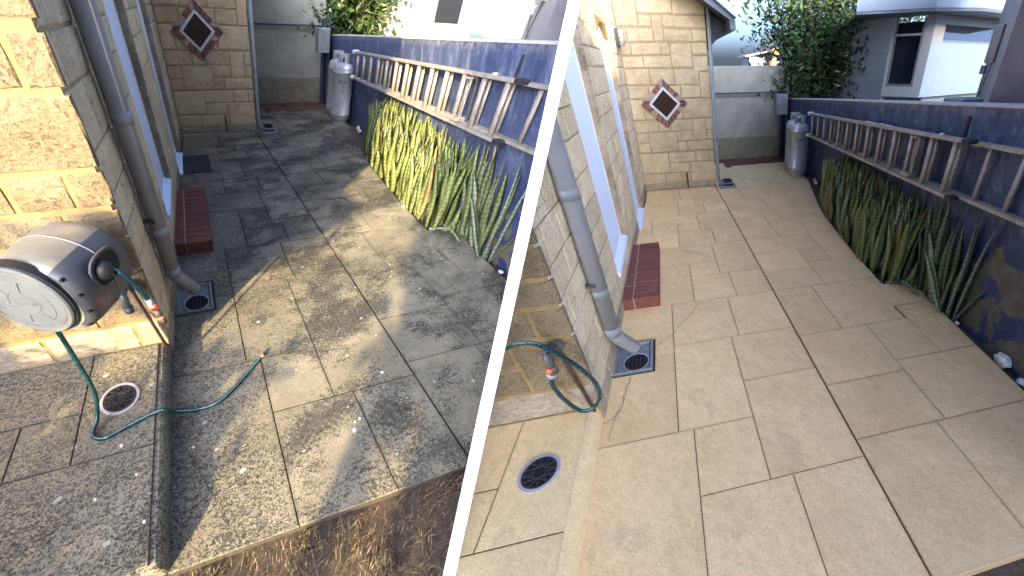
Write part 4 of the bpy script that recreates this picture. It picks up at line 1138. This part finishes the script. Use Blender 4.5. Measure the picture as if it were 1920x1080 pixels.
for Y in (YL, YR):
    S = Y.side
    drain_pit(Y); far_pit(Y); round_drain(Y); brick_step(Y)
    gas_cylinder(Y, (2.13,5.72,0), .158, .90, 'front silver gas cylinder standing by the blue wall, %s yard' % ('stained' if S == 'L' else 'washed'))
    gas_cylinder(Y, (2.19,6.12,0), .158, .90, 'rear silver gas cylinder half hidden behind another, %s yard' % ('stained' if S == 'L' else 'washed'))
    o = MB().bbox((2.02,6.72,.86),(2.24,6.86,1.20), .01).out(Y, 'meter_box', MT['steelbox'] if 'steelbox' in MT else MT['steel'], base=(2.13,6.8,.86))
    tag(o, 'plain grey meter box above the gas cylinders, %s yard' % ('stained' if S == 'L' else 'washed'), 'box')
    ladder(Y); plants(Y)
    tree(Y, (3.55,7.7,-.1), 2.9, 1.7, 20, 16500, 31, 'bushy glossy-leaved tree overhanging the far wall end, %s yard' % ('sunlit' if S == 'L' else 'shaded'), leaf=.115, squash=.55, z_low=.95)
    tree(Y, (2.55,7.6,-.1), 1.9, .6, 8, 3200, 32, 'small dark shrub in the far corner by the post, %s yard' % ('stained' if S == 'L' else 'washed'), name='corner_shrub', leaf=.11, z_low=.9)
    # garden bed edging stones
    rg = random.Random(14)
    def rockm(c, r, nm, mat, label, cat, grp=None):
        bm = bmesh.new(); bmesh.ops.create_icosphere(bm, subdivisions=3, radius=1)
        o_ = Vector((rg.uniform(0,50),0,0)); vs = []
        for v in bm.verts:
            k = 1+.30*mnoise.noise(v.co*1.7+o_)+.16*mnoise.noise(v.co*5+o_) if 'rock' in nm or 'stone' in nm else 1+.12*mnoise.noise(v.co*1.5+o_)
            vs.append((c[0]+v.co.x*r[0]*k, c[1]+v.co.y*r[1]*k, c[2]+v.co.z*r[2]*k))
        fs = [tuple(v.index for v in f.verts) for f in bm.faces]; bm.free()
        tag(emit(Y, nm, vs, fs, mat, base=(c[0],c[1],c[2]-r[2]), smooth=True), label, cat, grp)
    yw = 'stained yard' if S == 'L' else 'washed yard'
    rockm((2.30,5.30,.02),(.03,.03,.03),'white_stone',MT['rock'],'white stone beside the gas cylinder, '+yw,'stone')
    rockm((2.27,5.16,.01),(.035,.035,.03),'white_stone',MT['rock'],'white stone nearest the far leaves by the wall, '+yw,'stone')
    if S == 'R':
        rockm((1.905,1.13,.012),(.032,.055,.045),'white_rock',MT['rock'],'large rough white rock between path edge and blue wall','rock')
        rockm((1.885,.965,.0),(.022,.028,.02),'white_rock',MT['rock'],'smaller rough white rock nearer the viewer on the wall strip','rock')
        rockm((1.878,.915,-.005),(.014,.02,.018),'white_rock',MT['rock'],'pinkish white rock chip at the path edge by photo margin','rock')
        rockm((1.925,1.545,-.01),(.015,.022,.014),'pebble',MT['pebble'],'smooth cream pebble at the foot of the near plant clump','pebble')
    else:
        rockm((1.915,1.44,-.01),(.018,.022,.014),'pebble',MT['pebble'],'smooth white pebble at the foot of the dappled blades','pebble')
        rockm((1.69,2.62,.0),(.025,.03,.02),'pebble',MT['pebble'],'pale pebble at the sunlit path edge under the leaves','pebble')
    # leaf litter in the bed: countless
    m = MB()
    for i in range(900):
        y = rg.uniform(.3,5.2); x = rg.uniform(edge_x(y)+.005, bw_x(y)-.005); a = rg.uniform(0,6.28); L = rg.uniform(.004,.02); ww = rg.uniform(.002,.006); z = -.08+rg.uniform(0,.02)
        d = Vector((math.cos(a),math.sin(a),rg.uniform(-.3,.5))); s = Vector((-d.y,d.x,0))
        p = Vector((x,y,z)); m.add([p-d*L-s*ww,p+d*L-s*ww,p+d*L+s*ww,p-d*L+s*ww],[(0,1,2,3)])
    tag(m.out(Y, 'leaf_litter', MT['straw'], base=(1.9,2,-.08)), 'bark chips and dry litter along the foot of the blue wall, '+yw, None, None, 'stuff')
    # soil raised in the bed
    b = MB(); ys = [.26,.9,1.5,2.1,2.2,3,4,5.4,6.4]
    for y in ys: b.v += [(edge_x(y)-.002,y,-.05),(bw_x(y)+.01,y,-.045)]
    for j in range(len(ys)-1): b.f.append((2*j,2*j+1,2*j+3,2*j+2))
    tag(b.out(Y, 'garden_bed', MT['soil'], base=(1.9,2,-.05)), None, None, None, 'structure')
    # timber edging at the notch
    o = MB().tube([(1.70,2.158,.006),(1.945,2.112,.006)], .011, 8).out(Y, 'edging_pipe', MT['pvc'], base=(1.8,2.14,0))
    tag(o, 'short grey pipe lying across the notch at the bed end, '+yw, 'pipe')

# ---- hose helpers
def hose(Y, pts, r, name, parent=None, base=None, n=10):
    P = curve_pts(pts, n)
    o = MB().tube(P, r, 12).out(Y, name, MT['hose'], parent, base=base, smooth=True)
    # a pale stripe along the top, its own thin strand
    up = Vector((0,-.35,.94)); Q = [p+up*(r*.9) for p in P]
    st = MB().tube(Q, r*.28, 6)
    if parent is None and o is not None: st.out(Y, 'hose_stripe', MT['hosestripe'], o, smooth=True)
    elif parent is not None: st.out(Y, 'hose_stripe', MT['hosestripe'], parent, smooth=True)
    return o
def connector(Y, a, b, r, parent, style=0):
    a = Vector(a); b = Vector(b)
    L = lambda t: a.lerp(b, t)
    MB().tube([L(0),L(.2)], r*.95, 14, rs=[r*.8,r]).out(Y, 'hose_connector', MT['cgrey'], parent, smooth=True)
    MB().tube([L(.2),L(.42)], r*1.1, 14).out(Y, 'orange_collar', MT['orange'], parent, smooth=True)
    if style == 0:
        MB().tube([L(.42),L(.68)], r*.98, 14).out(Y, 'black_sleeve', MT['dkgrey'], parent, smooth=True)
        MB().tube([L(.68),L(.80)], r*1.05, 14).out(Y, 'orange_band', MT['orange'], parent, smooth=True)
        MB().tube([L(.80),L(1)], r*.9, 14, rs=[r*.95,r*.75]).out(Y, 'nozzle', MT['black'], parent, smooth=True)
    for s in (-1,1):
        MB().bbox(tuple(L(.31)-Vector((r*.5,r*1.15,r*.5))), tuple(L(.31)+Vector((r*.5,-r*.95,r*.5))), .001).out(Y, 'grip_pad', MT['dkgrey'], parent)

# ---- LEFT yard: hose reel, hose, mat, tap, grass
def reel(Y):
    e = empty(Y, 'hose_reel', (-.86,1.29,.8), 'wall-mounted grey hose reel with pale round disc, hung on sunlit stone wall', 'hose reel')
    cx, cz = -.775, .79
    # side profile: drum that runs out to a snout on the right
    prof = []
    for k in range(40):
        th = 2*math.pi*k/40
        r = .170
        x = math.cos(th)*r; z = math.sin(th)*r*.97
        if x > 0:
            n = 3.2
            c_, s_ = math.cos(th), math.sin(th)
            x = math.copysign(abs(c_)**(2/n), c_)*.174; z = math.copysign(abs(s_)**(2/n), s_)*.165
            z = z*(1-.22*(x/.174)**2) - .006*(x/.174)
            
        if z > 0: z *= .86
        prof.append((x,z))
    ysc = [(1.215,.88),(1.20,.95),(1.16,1.0),(1.08,1.012),(1.00,1.0),(.965,.97),(.945,.90),(.938,.80)]
    def shell(f, name, mats):
        m = MB(); n = len(prof)
        for (y, sc_) in ysc:
            for (x,z) in prof: m.v.append((cx+x*sc_, y, cz+z*sc_))
        fm = []
        for j in range(len(ysc)-1):
            for k in range(n):
                xm = (prof[k][0]+prof[(k+1)%n][0])/2; zm = (prof[k][1]+prof[(k+1)%n][1])/2
                m.f.append((j*n+k, j*n+(k+1)%n, (j+1)*n+(k+1)%n, (j+1)*n+k))
                if xm > .115-.02*math.sin(zm*18): fm.append(1)
                elif zm > .10 and j < 5: fm.append(2)
                else: fm.append(0)
        m.f.append(tuple(range(n-1,-1,-1))); fm.append(0); m.f.append(tuple(range((len(ysc)-1)*n, len(ysc)*n))); fm.append(0)
        return emit(Y, name, m.v, m.f, None, e, smooth=True, mats=mats, fmat=fm)
    shell(0, 'housing', [MT['reelL'], MT['dkgrey'], MT['reelT']])
    # seam round the middle
    m = MB(); P = [(cx+x*1.0155,1.085,cz+z*1.0155) for x,z in prof]; P.append(P[0])
    m.tube(P, .0022, 5, caps=False).out(Y, 'seam', MT['reelL'], e)
    # face disc
    dc = (cx-.012,.938,cz+.002)
    def ringy(prof2, name, mat, seg=44, parent=e):
        mm = MB(); base = 0
        for (r, y) in prof2:
            for k in range(seg):
                th = 2*math.pi*k/seg; mm.v.append((dc[0]+r*math.cos(th), y, dc[2]+r*math.sin(th)*.97))
        for i in range(len(prof2)-1):
            for k in range(seg): a = i*seg+k; b = i*seg+(k+1)%seg; mm.f.append((a,b,b+seg,a+seg))
        mm.f.append(tuple(range((len(prof2)-1)*seg, len(prof2)*seg)))
        return mm.out(Y, name, mat, parent, smooth=False)
    ringy([(.146,.955),(.146,.926),(.137,.924)], 'disc_gasket', MT['black'])
    d = ringy([(.1395,.93),(.1395,.919),(.135,.914),(.126,.914),(.123,.918),(.118,.916),(.096,.914),(.094,.9155),(.090,.9155),(.088,.914),(.05,.913),(.048,.9145),(.045,.9145),(.043,.913),(.01,.913)], 'side_disc', MT['disc'])
    for k in range(6):
        th = math.radians(15+60*k)
        a = (dc[0]+.05*math.cos(th),.9125,dc[2]+.05*math.sin(th)); b = (dc[0]+.088*math.cos(th),.9125,dc[2]+.088*math.sin(th))
        MB().tube([a,b], .0012, 5).out(Y, 'disc_rib', MT['disc'], d) if d else None
    # raised lettering
    fc = bpy.data.curves.new('lettering','FONT'); fc.body = 'GARDENA'; fc.size = .024; fc.align_x = 'CENTER'; fc.extrude = .0006
    fo = bpy.data.objects.new('lettering', fc); C.objects.link(fo); bpy.context.view_layer.update()
    me = bpy.data.meshes.new_from_object(fo.evaluated_get(bpy.context.evaluated_depsgraph_get()))
    vs = [(dc[0]-.0+v.co.x, .9118-v.co.z, dc[2]-.008+v.co.y) for v in me.vertices]; fs = [tuple(p.vertices) for p in me.polygons]
    bpy.data.objects.remove(fo); bpy.data.curves.remove(fc)
    emit(Y, 'raised_lettering', vs, fs, MT['letter'], d)
    # black plugs on the face, painting the shade inside screw holes
    for ang in (47, 31, 8, -18, -42):
        pr_ = min(prof, key=lambda q: abs(math.degrees(math.atan2(q[1], q[0]))-ang))
        hx, hz = pr_[0]*.90, pr_[1]*.90
        if math.hypot(hx+.012, hz-.002) < .150: continue
        MB().tube([(cx+hx,.9425,cz+hz),(cx+hx,.97,cz+hz)], .0062, 12).out(Y, 'screw_hole_shade', MT['dark'], e)
    # mouth and hose guide on the right
    mo = MB()
    seg = 20; 
    for (sc1, xo) in ((1.0,-.004),(1.0,.0042),(.86,.0045)):
        for k in range(seg):
            th = 2*math.pi*k/seg; c_, s_ = math.cos(th), math.sin(th); nn = 2.6
            mo.v.append((cx+.1715+xo, 1.075+math.copysign(abs(c_)**(2/nn),c_)*.075*sc1, cz+.045+math.copysign(abs(s_)**(2/nn),s_)*.062*sc1))
    for i in range(2):
        for k in range(seg): mo.f.append((i*seg+k, i*seg+(k+1)%seg, (i+1)*seg+(k+1)%seg, (i+1)*seg+k))
    mo.out(Y, 'mouth_rim', MT['dkgrey'], e)
    mv = MB(); mv.v = [(v[0]+.0005,v[1],v[2]) for v in mo.v[2*seg:]]; mv.f = [tuple(range(seg))]; mv.out(Y, 'mouth', MT['dark'], e)  # flat black face, the opening's shade put into colour
    gc = (cx+.176,1.05,cz+.05)
    bm = bmesh.new(); bmesh.ops.create_uvsphere(bm, u_segments=20, v_segments=12, radius=.034); 
    emit(Y, 'hose_guide', [(gc[0]+v.co.x,gc[1]+v.co.y,gc[2]+v.co.z) for v in bm.verts], [tuple(v.index for v in f.verts) for f in bm.faces], MT['black'], e, smooth=True); bm.free()
    hose(YL, [(-.560,.992,.842),(-.512,.975,.805),(-.487,.97,.750),(-.468,.97,.685)], .0095, 'lead_hose', e)
    connector(YL, (-.468,.97,.685), (-.444,.97,.551), .0145, e)
    # wall bracket
    MB().bbox((-.74,1.17,cz-.12),(-.63,1.288,cz+.02), .008).out(YL, 'wall_bracket', MT['dkgrey'], e)
MT['letter'] = simple('grey lettering', (.30,.28,.24), .7, var=.1, scale=30)

def tap(Y, base_x, z, with_conn, label):
    e = empty(Y, 'garden_tap', (base_x,1.27,z), label, 'tap')
    MB().tube([(base_x+.06,1.262,.11),(base_x+.02,1.262,z-.03),(base_x+.01,1.262,z+.01)], .009, 8).out(Y, 'supply_pipe', MT['copper'], e, smooth=True)
    MB().tube([(base_x+.01,1.275,z),(base_x,1.23,z),(base_x-.004,1.20,z-.01)], .016, 12).out(Y, 'tap_body', MT['brass'], e, smooth=True)
    MB().tube([(base_x-.004,1.20,z+.012),(base_x-.004,1.20,z-.03),(base_x-.004,1.198,z-.075)], .015, 12, rs=[.013,.019,.015]).out(Y, 'tap_spout', MT['brass'], e, smooth=True)
    MB().tube([(base_x-.034,1.19,z+.026),(base_x+.03,1.205,z+.030)], .004, 6).tube([(base_x-.004,1.20,z),(base_x-.004,1.20,z+.03)], .006, 8).out(Y, 'handle', MT['brass'], e, smooth=True)
    MB().tube([(base_x-.004,1.197,z-.07),(base_x-.004,1.195,z-.098)], .021, 14).out(Y, 'threaded_adaptor', MT['dkgrey'], e, smooth=True)
    MB().tube([(base_x+.02,1.272,z-.005),(base_x+.02,1.262,z-.005)], .028, 14).out(Y, 'wall_flange', MT['brass'], e)
    return e

class Swivel(Yard):
    """the reel hangs swivelled a little on its bracket"""
    def __init__(s, Y, px, py, ang):
        s.__dict__.update(Y.__dict__); s.p = (px, py); s.c = math.cos(ang); s.n = math.sin(ang)
    def w(s, p):
        a, b = p[0]-s.p[0], p[1]-s.p[1]
        return Yard.w(s, (s.p[0]+a*s.c-b*s.n, s.p[1]+a*s.n+b*s.c, p[2]))
reel(Swivel(YL, -.787, .914, math.radians(-22.5)))
tap(YL, -.622, .545, False, 'small brass garden tap on stone wall below the reel shadow')
o = hose(YL, [(-.80,.985,.63),(-.80,.965,.47),(-.80,.93,.27),(-.825,.88,.15),(-.845,.82,.117),(-.80,.79,.117),(-.72,.815,.117),(-.63,.845,.117),(-.565,.862,.108),(-.52,.872,.055),(-.43,.880,.0115),(-.33,.895,.0105),(-.24,.955,.0105),(-.15,1.04,.0105),(-.06,1.125,.012)], .0092, 'garden_hose', base=(-.5,.9,.0))
tag(o, 'teal garden hose looping from reel over the landing onto stained path', 'hose')
if o:
    connector(YL, (-.072,1.113,.012), (-.045,1.14,.014), .013, o, 1)
o = MB().bbox((-.475,3.96,.002),(-.135,4.52,.012), .003).out(YL, 'doormat', MT['mat'], base=(-.3,4.2,.002)); tag(o, 'flat black rubber doormat on the stained path by the far doorway', 'mat')

# ---- RIGHT yard: hose clicked on the tap
t_ = tap(YR, -.628, .585, True, 'garden tap with grey and red hose fitting on shaded stone')
hp = [(-.92,1.2,.58),(-.84,1.2,.625),(-.768,1.2,.655),(-.70,1.19,.682),(-.62,1.175,.665),(-.535,1.18,.535),(-.495,1.19,.425),(-.484,1.20,.345),(-.498,1.20,.265),(-.545,1.20,.205),(-.60,1.20,.205),(-.645,1.20,.30),(-.662,1.2,.40),(-.648,1.198,.478)]
o = hose(YR, hp, .0092, 'garden_hose', base=(-.6,1.16,.14)); tag(o, 'blue teal hose looping over the tap on shaded stone wall', 'hose')
if o:
    MB().tube([(-.648,1.197,.468),(-.640,1.197,.492)], .022, 14).out(YR, 'connector_ring', MT['cgrey'], o, smooth=True)
    MB().tube([(-.641,1.197,.488),(-.634,1.197,.520)], .0215, 14).out(YR, 'red_collar', MT['orange'], o, smooth=True)

# ---- LEFT yard: dry lawn in front
def lawn(Y):
    rg = random.Random(6); m = MB()
    tufts = [(rg.uniform(-.9,1.4), rg.uniform(-.5,.24)) for _ in range(70)]
    for i in range(7200):
        y = .245-abs(rg.gauss(0,.22)) if rg.random() < .75 else rg.uniform(-.8,.25); x = rg.uniform(-.85,1.35)
        if rg.random() < .6:
            tx, ty = tufts[rg.randrange(70)]; x = tx+rg.gauss(0,.035); y = min(.245, ty+rg.gauss(0,.035))
        a = rg.uniform(0,6.28); L = rg.uniform(.02,.10); lean = rg.uniform(.1,1.6); ww = rg.uniform(.0005,.0014)
        z0 = -.083
        d = Vector((math.cos(a),math.sin(a),0)); s = Vector((-d.y,d.x,0))*ww
        p0 = Vector((x,y,z0)); p1 = p0+d*L*.45*math.sin(lean*.6)+Vector((0,0,L*.45*math.cos(lean*.6))); p2 = p1+d*L*.55*math.sin(lean)+Vector((0,0,L*.55*math.cos(lean)))
        if p2.y > .255: p2.y = .25
        p2.z = max(p2.z, z0+.003); p1.z = max(p1.z, z0+.006)
        m.add([p0-s,p0+s,p1+s,p1-s,p2], [(0,1,2,3),(3,2,4)])
    o = m.out(Y, 'dry_grass', MT['straw'], base=(.2,.1,-.085)); tag(o, 'sparse brown and straw-coloured dry grass along the path end', None, None, 'stuff')
lawn(YL)
def near_strip(Y):
    rg = random.Random(16); m = MB()
    for i in range(900):
        x = rg.uniform(.2,2.0); y = rg.uniform(-.3,.25); a = rg.uniform(0,6.28); L = rg.uniform(.02,.07); d = Vector((math.cos(a),math.sin(a),rg.uniform(0,1))).normalized(); q = Vector((-d.y,d.x,0))*.0009; p = Vector((x,y,-.083)); e_ = p+d*L; e_.y = min(e_.y,.255)
        m.add([p-q,p+q,e_],[(0,1,2)])
    tag(m.out(Y, 'dry_grass', MT['straw'], base=(1,.1,-.085)), 'few dry grass blades at the near end of washed path', None, None, 'stuff')
near_strip(YR)
def flecks(Y, S):
    rg = random.Random(19)
    specs = [(.28,.56,.011),(.33,.61,.008),(.56,.83,.010),(.30,.60,.007),(-.46,.70,.008),(.10,.98,.006),(-.73,.74,.008),(-.66,.60,.006),(-.80,.55,.006),(-.62,.42,.007)] if S == 'L' else []
    for (x,y,r) in specs:
        z = .108 if x < -.6 else .0025
        m = MB(); n = 9; m.v = [(x+r*rg.uniform(.7,1.2)*math.cos(6.28*k/n), y+r*rg.uniform(.7,1.2)*math.sin(6.28*k/n), z) for k in range(n)]
        m.v += [(v[0],v[1],z-.002) for v in m.v]; m.f = [tuple(range(n))]+[(k,n+k,n+(k+1)%n,(k+1)%n) for k in range(n)]
        o = m.out(Y, 'petal', MT['pebble'], base=(x,y,z)); tag(o, ('small whitish fallen petal lying on the raised stained landing' if x < -.6 else 'small whitish fallen petal lying on the lower stained path'), 'petal', 'fallen petals on the stained concrete')
flecks(YL, 'L')

# =================================================================== unseen behind the viewer: trees, and things added to throw shade
def back_tree(base, p_trunk, seed, label, crown, n_leaf, n_l=12):
    """leaning-free garden tree in the left yard, behind the viewer"""
    rng = random.Random(seed)
    e = empty(YL, 'garden_tree', base, label, 'tree')
    m = MB(); top = Vector(crown[0])
    m.tube(curve_pts([base, (base[0]+.02,base[1]-.02,base[2]+.8), tuple(Vector(base).lerp(top,.8)), tuple(top)],6), .07, 10, rs=None)
    tips = []
    R_ = crown[1]
    for i in range(n_l):
        d = Vector((rng.gauss(0,1),rng.gauss(0,1),rng.gauss(0,.7))).normalized()
        q = top+Vector((d.x*R_[0], d.y*R_[1], d.z*R_[2]))*rng.uniform(.6,1)
        m.tube([tuple(top.lerp(q,.02)-Vector((0,0,.25))), tuple(top.lerp(q,.5)), tuple(q)], .02, 6, rs=[.03,.016,.005]); tips.append(q); tips.append(top.lerp(q,.6))
    m.out(YL, 'trunk', MT['bark'], e, cut=False, smooth=True)
    vs = []; fs = []
    for i in range(n_leaf):
        c = tips[rng.randrange(len(tips))]; g = .17
        p = c+Vector((rng.gauss(0,g),rng.gauss(0,g),rng.gauss(0,g)))
        d = Vector((rng.uniform(-1,1),rng.uniform(-1,1),rng.uniform(-1,1))).normalized(); s = d.cross(Vector((rng.uniform(-1,1),rng.uniform(-1,1),rng.uniform(-1,1)))).normalized()
        L = .11; wd = .022; k = len(vs)
        vs += [tuple(p), tuple(p+d*L*.5+s*wd), tuple(p+d*L), tuple(p+d*L*.5-s*wd)]; fs.append((k,k+1,k+2,k+3))
    emit(YL, 'crown', vs, fs, MT['treeleaf'], e, cut=False)
def PS(p, q, z):
    """left-yard point: p across the sun's path, q along it"""
    return (q*.6884+p*.7254, q*.7254-p*.6884, z)
def leaf_cloud(pts, rng, n, L, g):
    vs = []; fs = []
    for i in range(n):
        c = pts[rng.randrange(len(pts))]
        p = c+Vector((rng.gauss(0,g),rng.gauss(0,g),rng.gauss(0,g)))
        d = Vector((rng.uniform(-1,1),rng.uniform(-1,1),rng.uniform(-1,1))).normalized(); s = d.cross(Vector((rng.uniform(-1,1),rng.uniform(-1,1),rng.uniform(-1,1)))).normalized()
        k = len(vs); w_ = L*.2
        vs += [tuple(p), tuple(p+d*L*.5+s*w_), tuple(p+d*L), tuple(p+d*L*.5-s*w_)]; fs.append((k,k+1,k+2,k+3))
    return vs, fs
def shade_hedge():  # unseen hedge, added to shade the landing and lower stone wall
    rng = random.Random(12); pts = []
    for i in range(2600):
        p = rng.uniform(-4.2,-.72); h = 1.02+.07*math.sin(p*6)+.05*math.sin(p*15)
        pts.append(Vector(PS(p, -2.45+rng.gauss(0,.12), -.05+(h+.05)*rng.random()**.75)))
    vs, fs = leaf_cloud(pts, rng, 9500, .10, .03)
    e = empty(YL, 'added_hedge', PS(-2.5,-2.45,-.08), 'unseen leafy hedge added behind the viewer on the left for its shade', 'hedge')
    emit(YL, 'foliage', vs, fs, MT['treeleaf'], e, cut=False)
    m = MB()
    for k in range(8): m.tube([PS(-4+.45*k,-2.45,-.08), PS(-4+.45*k+.05,-2.45,.8)], .02, 6)
    m.out(YL, 'stem', MT['bark'], e, cut=False)
def back_tree(p, q, r, label, seed, crowns):
    rng = random.Random(seed)
    e = empty(YL, 'garden_tree', PS(p,q,-.08), label, 'tree')
    ztop = max(c[2] for c in crowns)
    m = MB(); m.tube([PS(p,q,-.08),PS(p-.01,q,.6),PS(p+.01,q,1.2),PS(p,q,ztop)], r, 12, rs=[r*1.08,r,r*.95,r*.4]); tips = []
    for (cp, cq, cz, rp, rq, rz, n, nl) in crowns:
        loc = []
        for i in range(nl):
            a = rng.uniform(0,6.28); rr = rng.uniform(.25,1)**.6; zz = rng.uniform(-1,1)
            t = Vector(PS(cp+rp*rr*math.cos(a), cq+rq*rr*math.sin(a), cz+rz*zz)); loc.append(t)
            s0 = Vector(PS(p,q,min(max(1.1, t.z-.35), ztop)))
            m.tube([s0, s0.lerp(t,.5)+Vector((0,0,.06)), t], .015, 6, rs=[.022,.013,.004]); loc.append(s0.lerp(t,.75))
        tips.append((loc, n))
    m.out(YL, 'trunk', MT['bark'], e, cut=False, smooth=True)
    V = []; F = []
    for loc, n in tips:
        vs, fs = leaf_cloud(loc, rng, n, .12, .085); k = len(V); V += vs; F += [tuple(i+k for i in f) for f in fs]
    emit(YL, 'crown', V, F, MT['treeleaf'], e, cut=False)
back_tree(-.14, -2.85, .058, 'slim garden tree behind the viewer, left one of a pair', 3,
          [(.16,-2.85,1.70,.40,.45,.26,1500,15)])
back_tree(-1.80, -2.85, .03, 'unseen sapling added behind the viewer, its crown shading the hose reel', 5,
          [(-1.24,-2.85,1.82,.12,.2,.08,700,9)])  # leaf clump added only to shade the reel's disc
back_tree(.14, -2.8, .052, 'slim garden tree behind the viewer, right one of a pair', 8,
          [(.85,-2.8,1.72,.62,.5,.36,2300,20),(.5,-2.85,2.65,1.0,.6,.50,1300,16)])
shade_hedge()

# unseen block added behind the viewer to put the right-hand yard in shade
def add_shade_block():
    e = bpy.data.objects.new('shade_block', None); C.objects.link(e); e.location = (8,-7,-.1)
    tag(e, 'unseen house-shaped block added behind the viewer with a stepped parapet, shading the washed yard', 'house')
    for nm, a, b in (('wall',(.82,-9.0,-.1),(16,-5.0,4.14)),('parapet',(.82,-5.35,4.142),(1.55,-5.0,5.5)),('shade_upper',(2.46,-5.35,4.142),(16,-5.0,5.5)), ('shade_top',(6.5,-5.35,5.502),(16,-5.0,6.0))):  # stepped so low sun slips through a gap onto the path wall
        m = MB().box(a, b); emit(None, nm, m.v, m.f, MT['nwhite'], e)
add_shade_block()
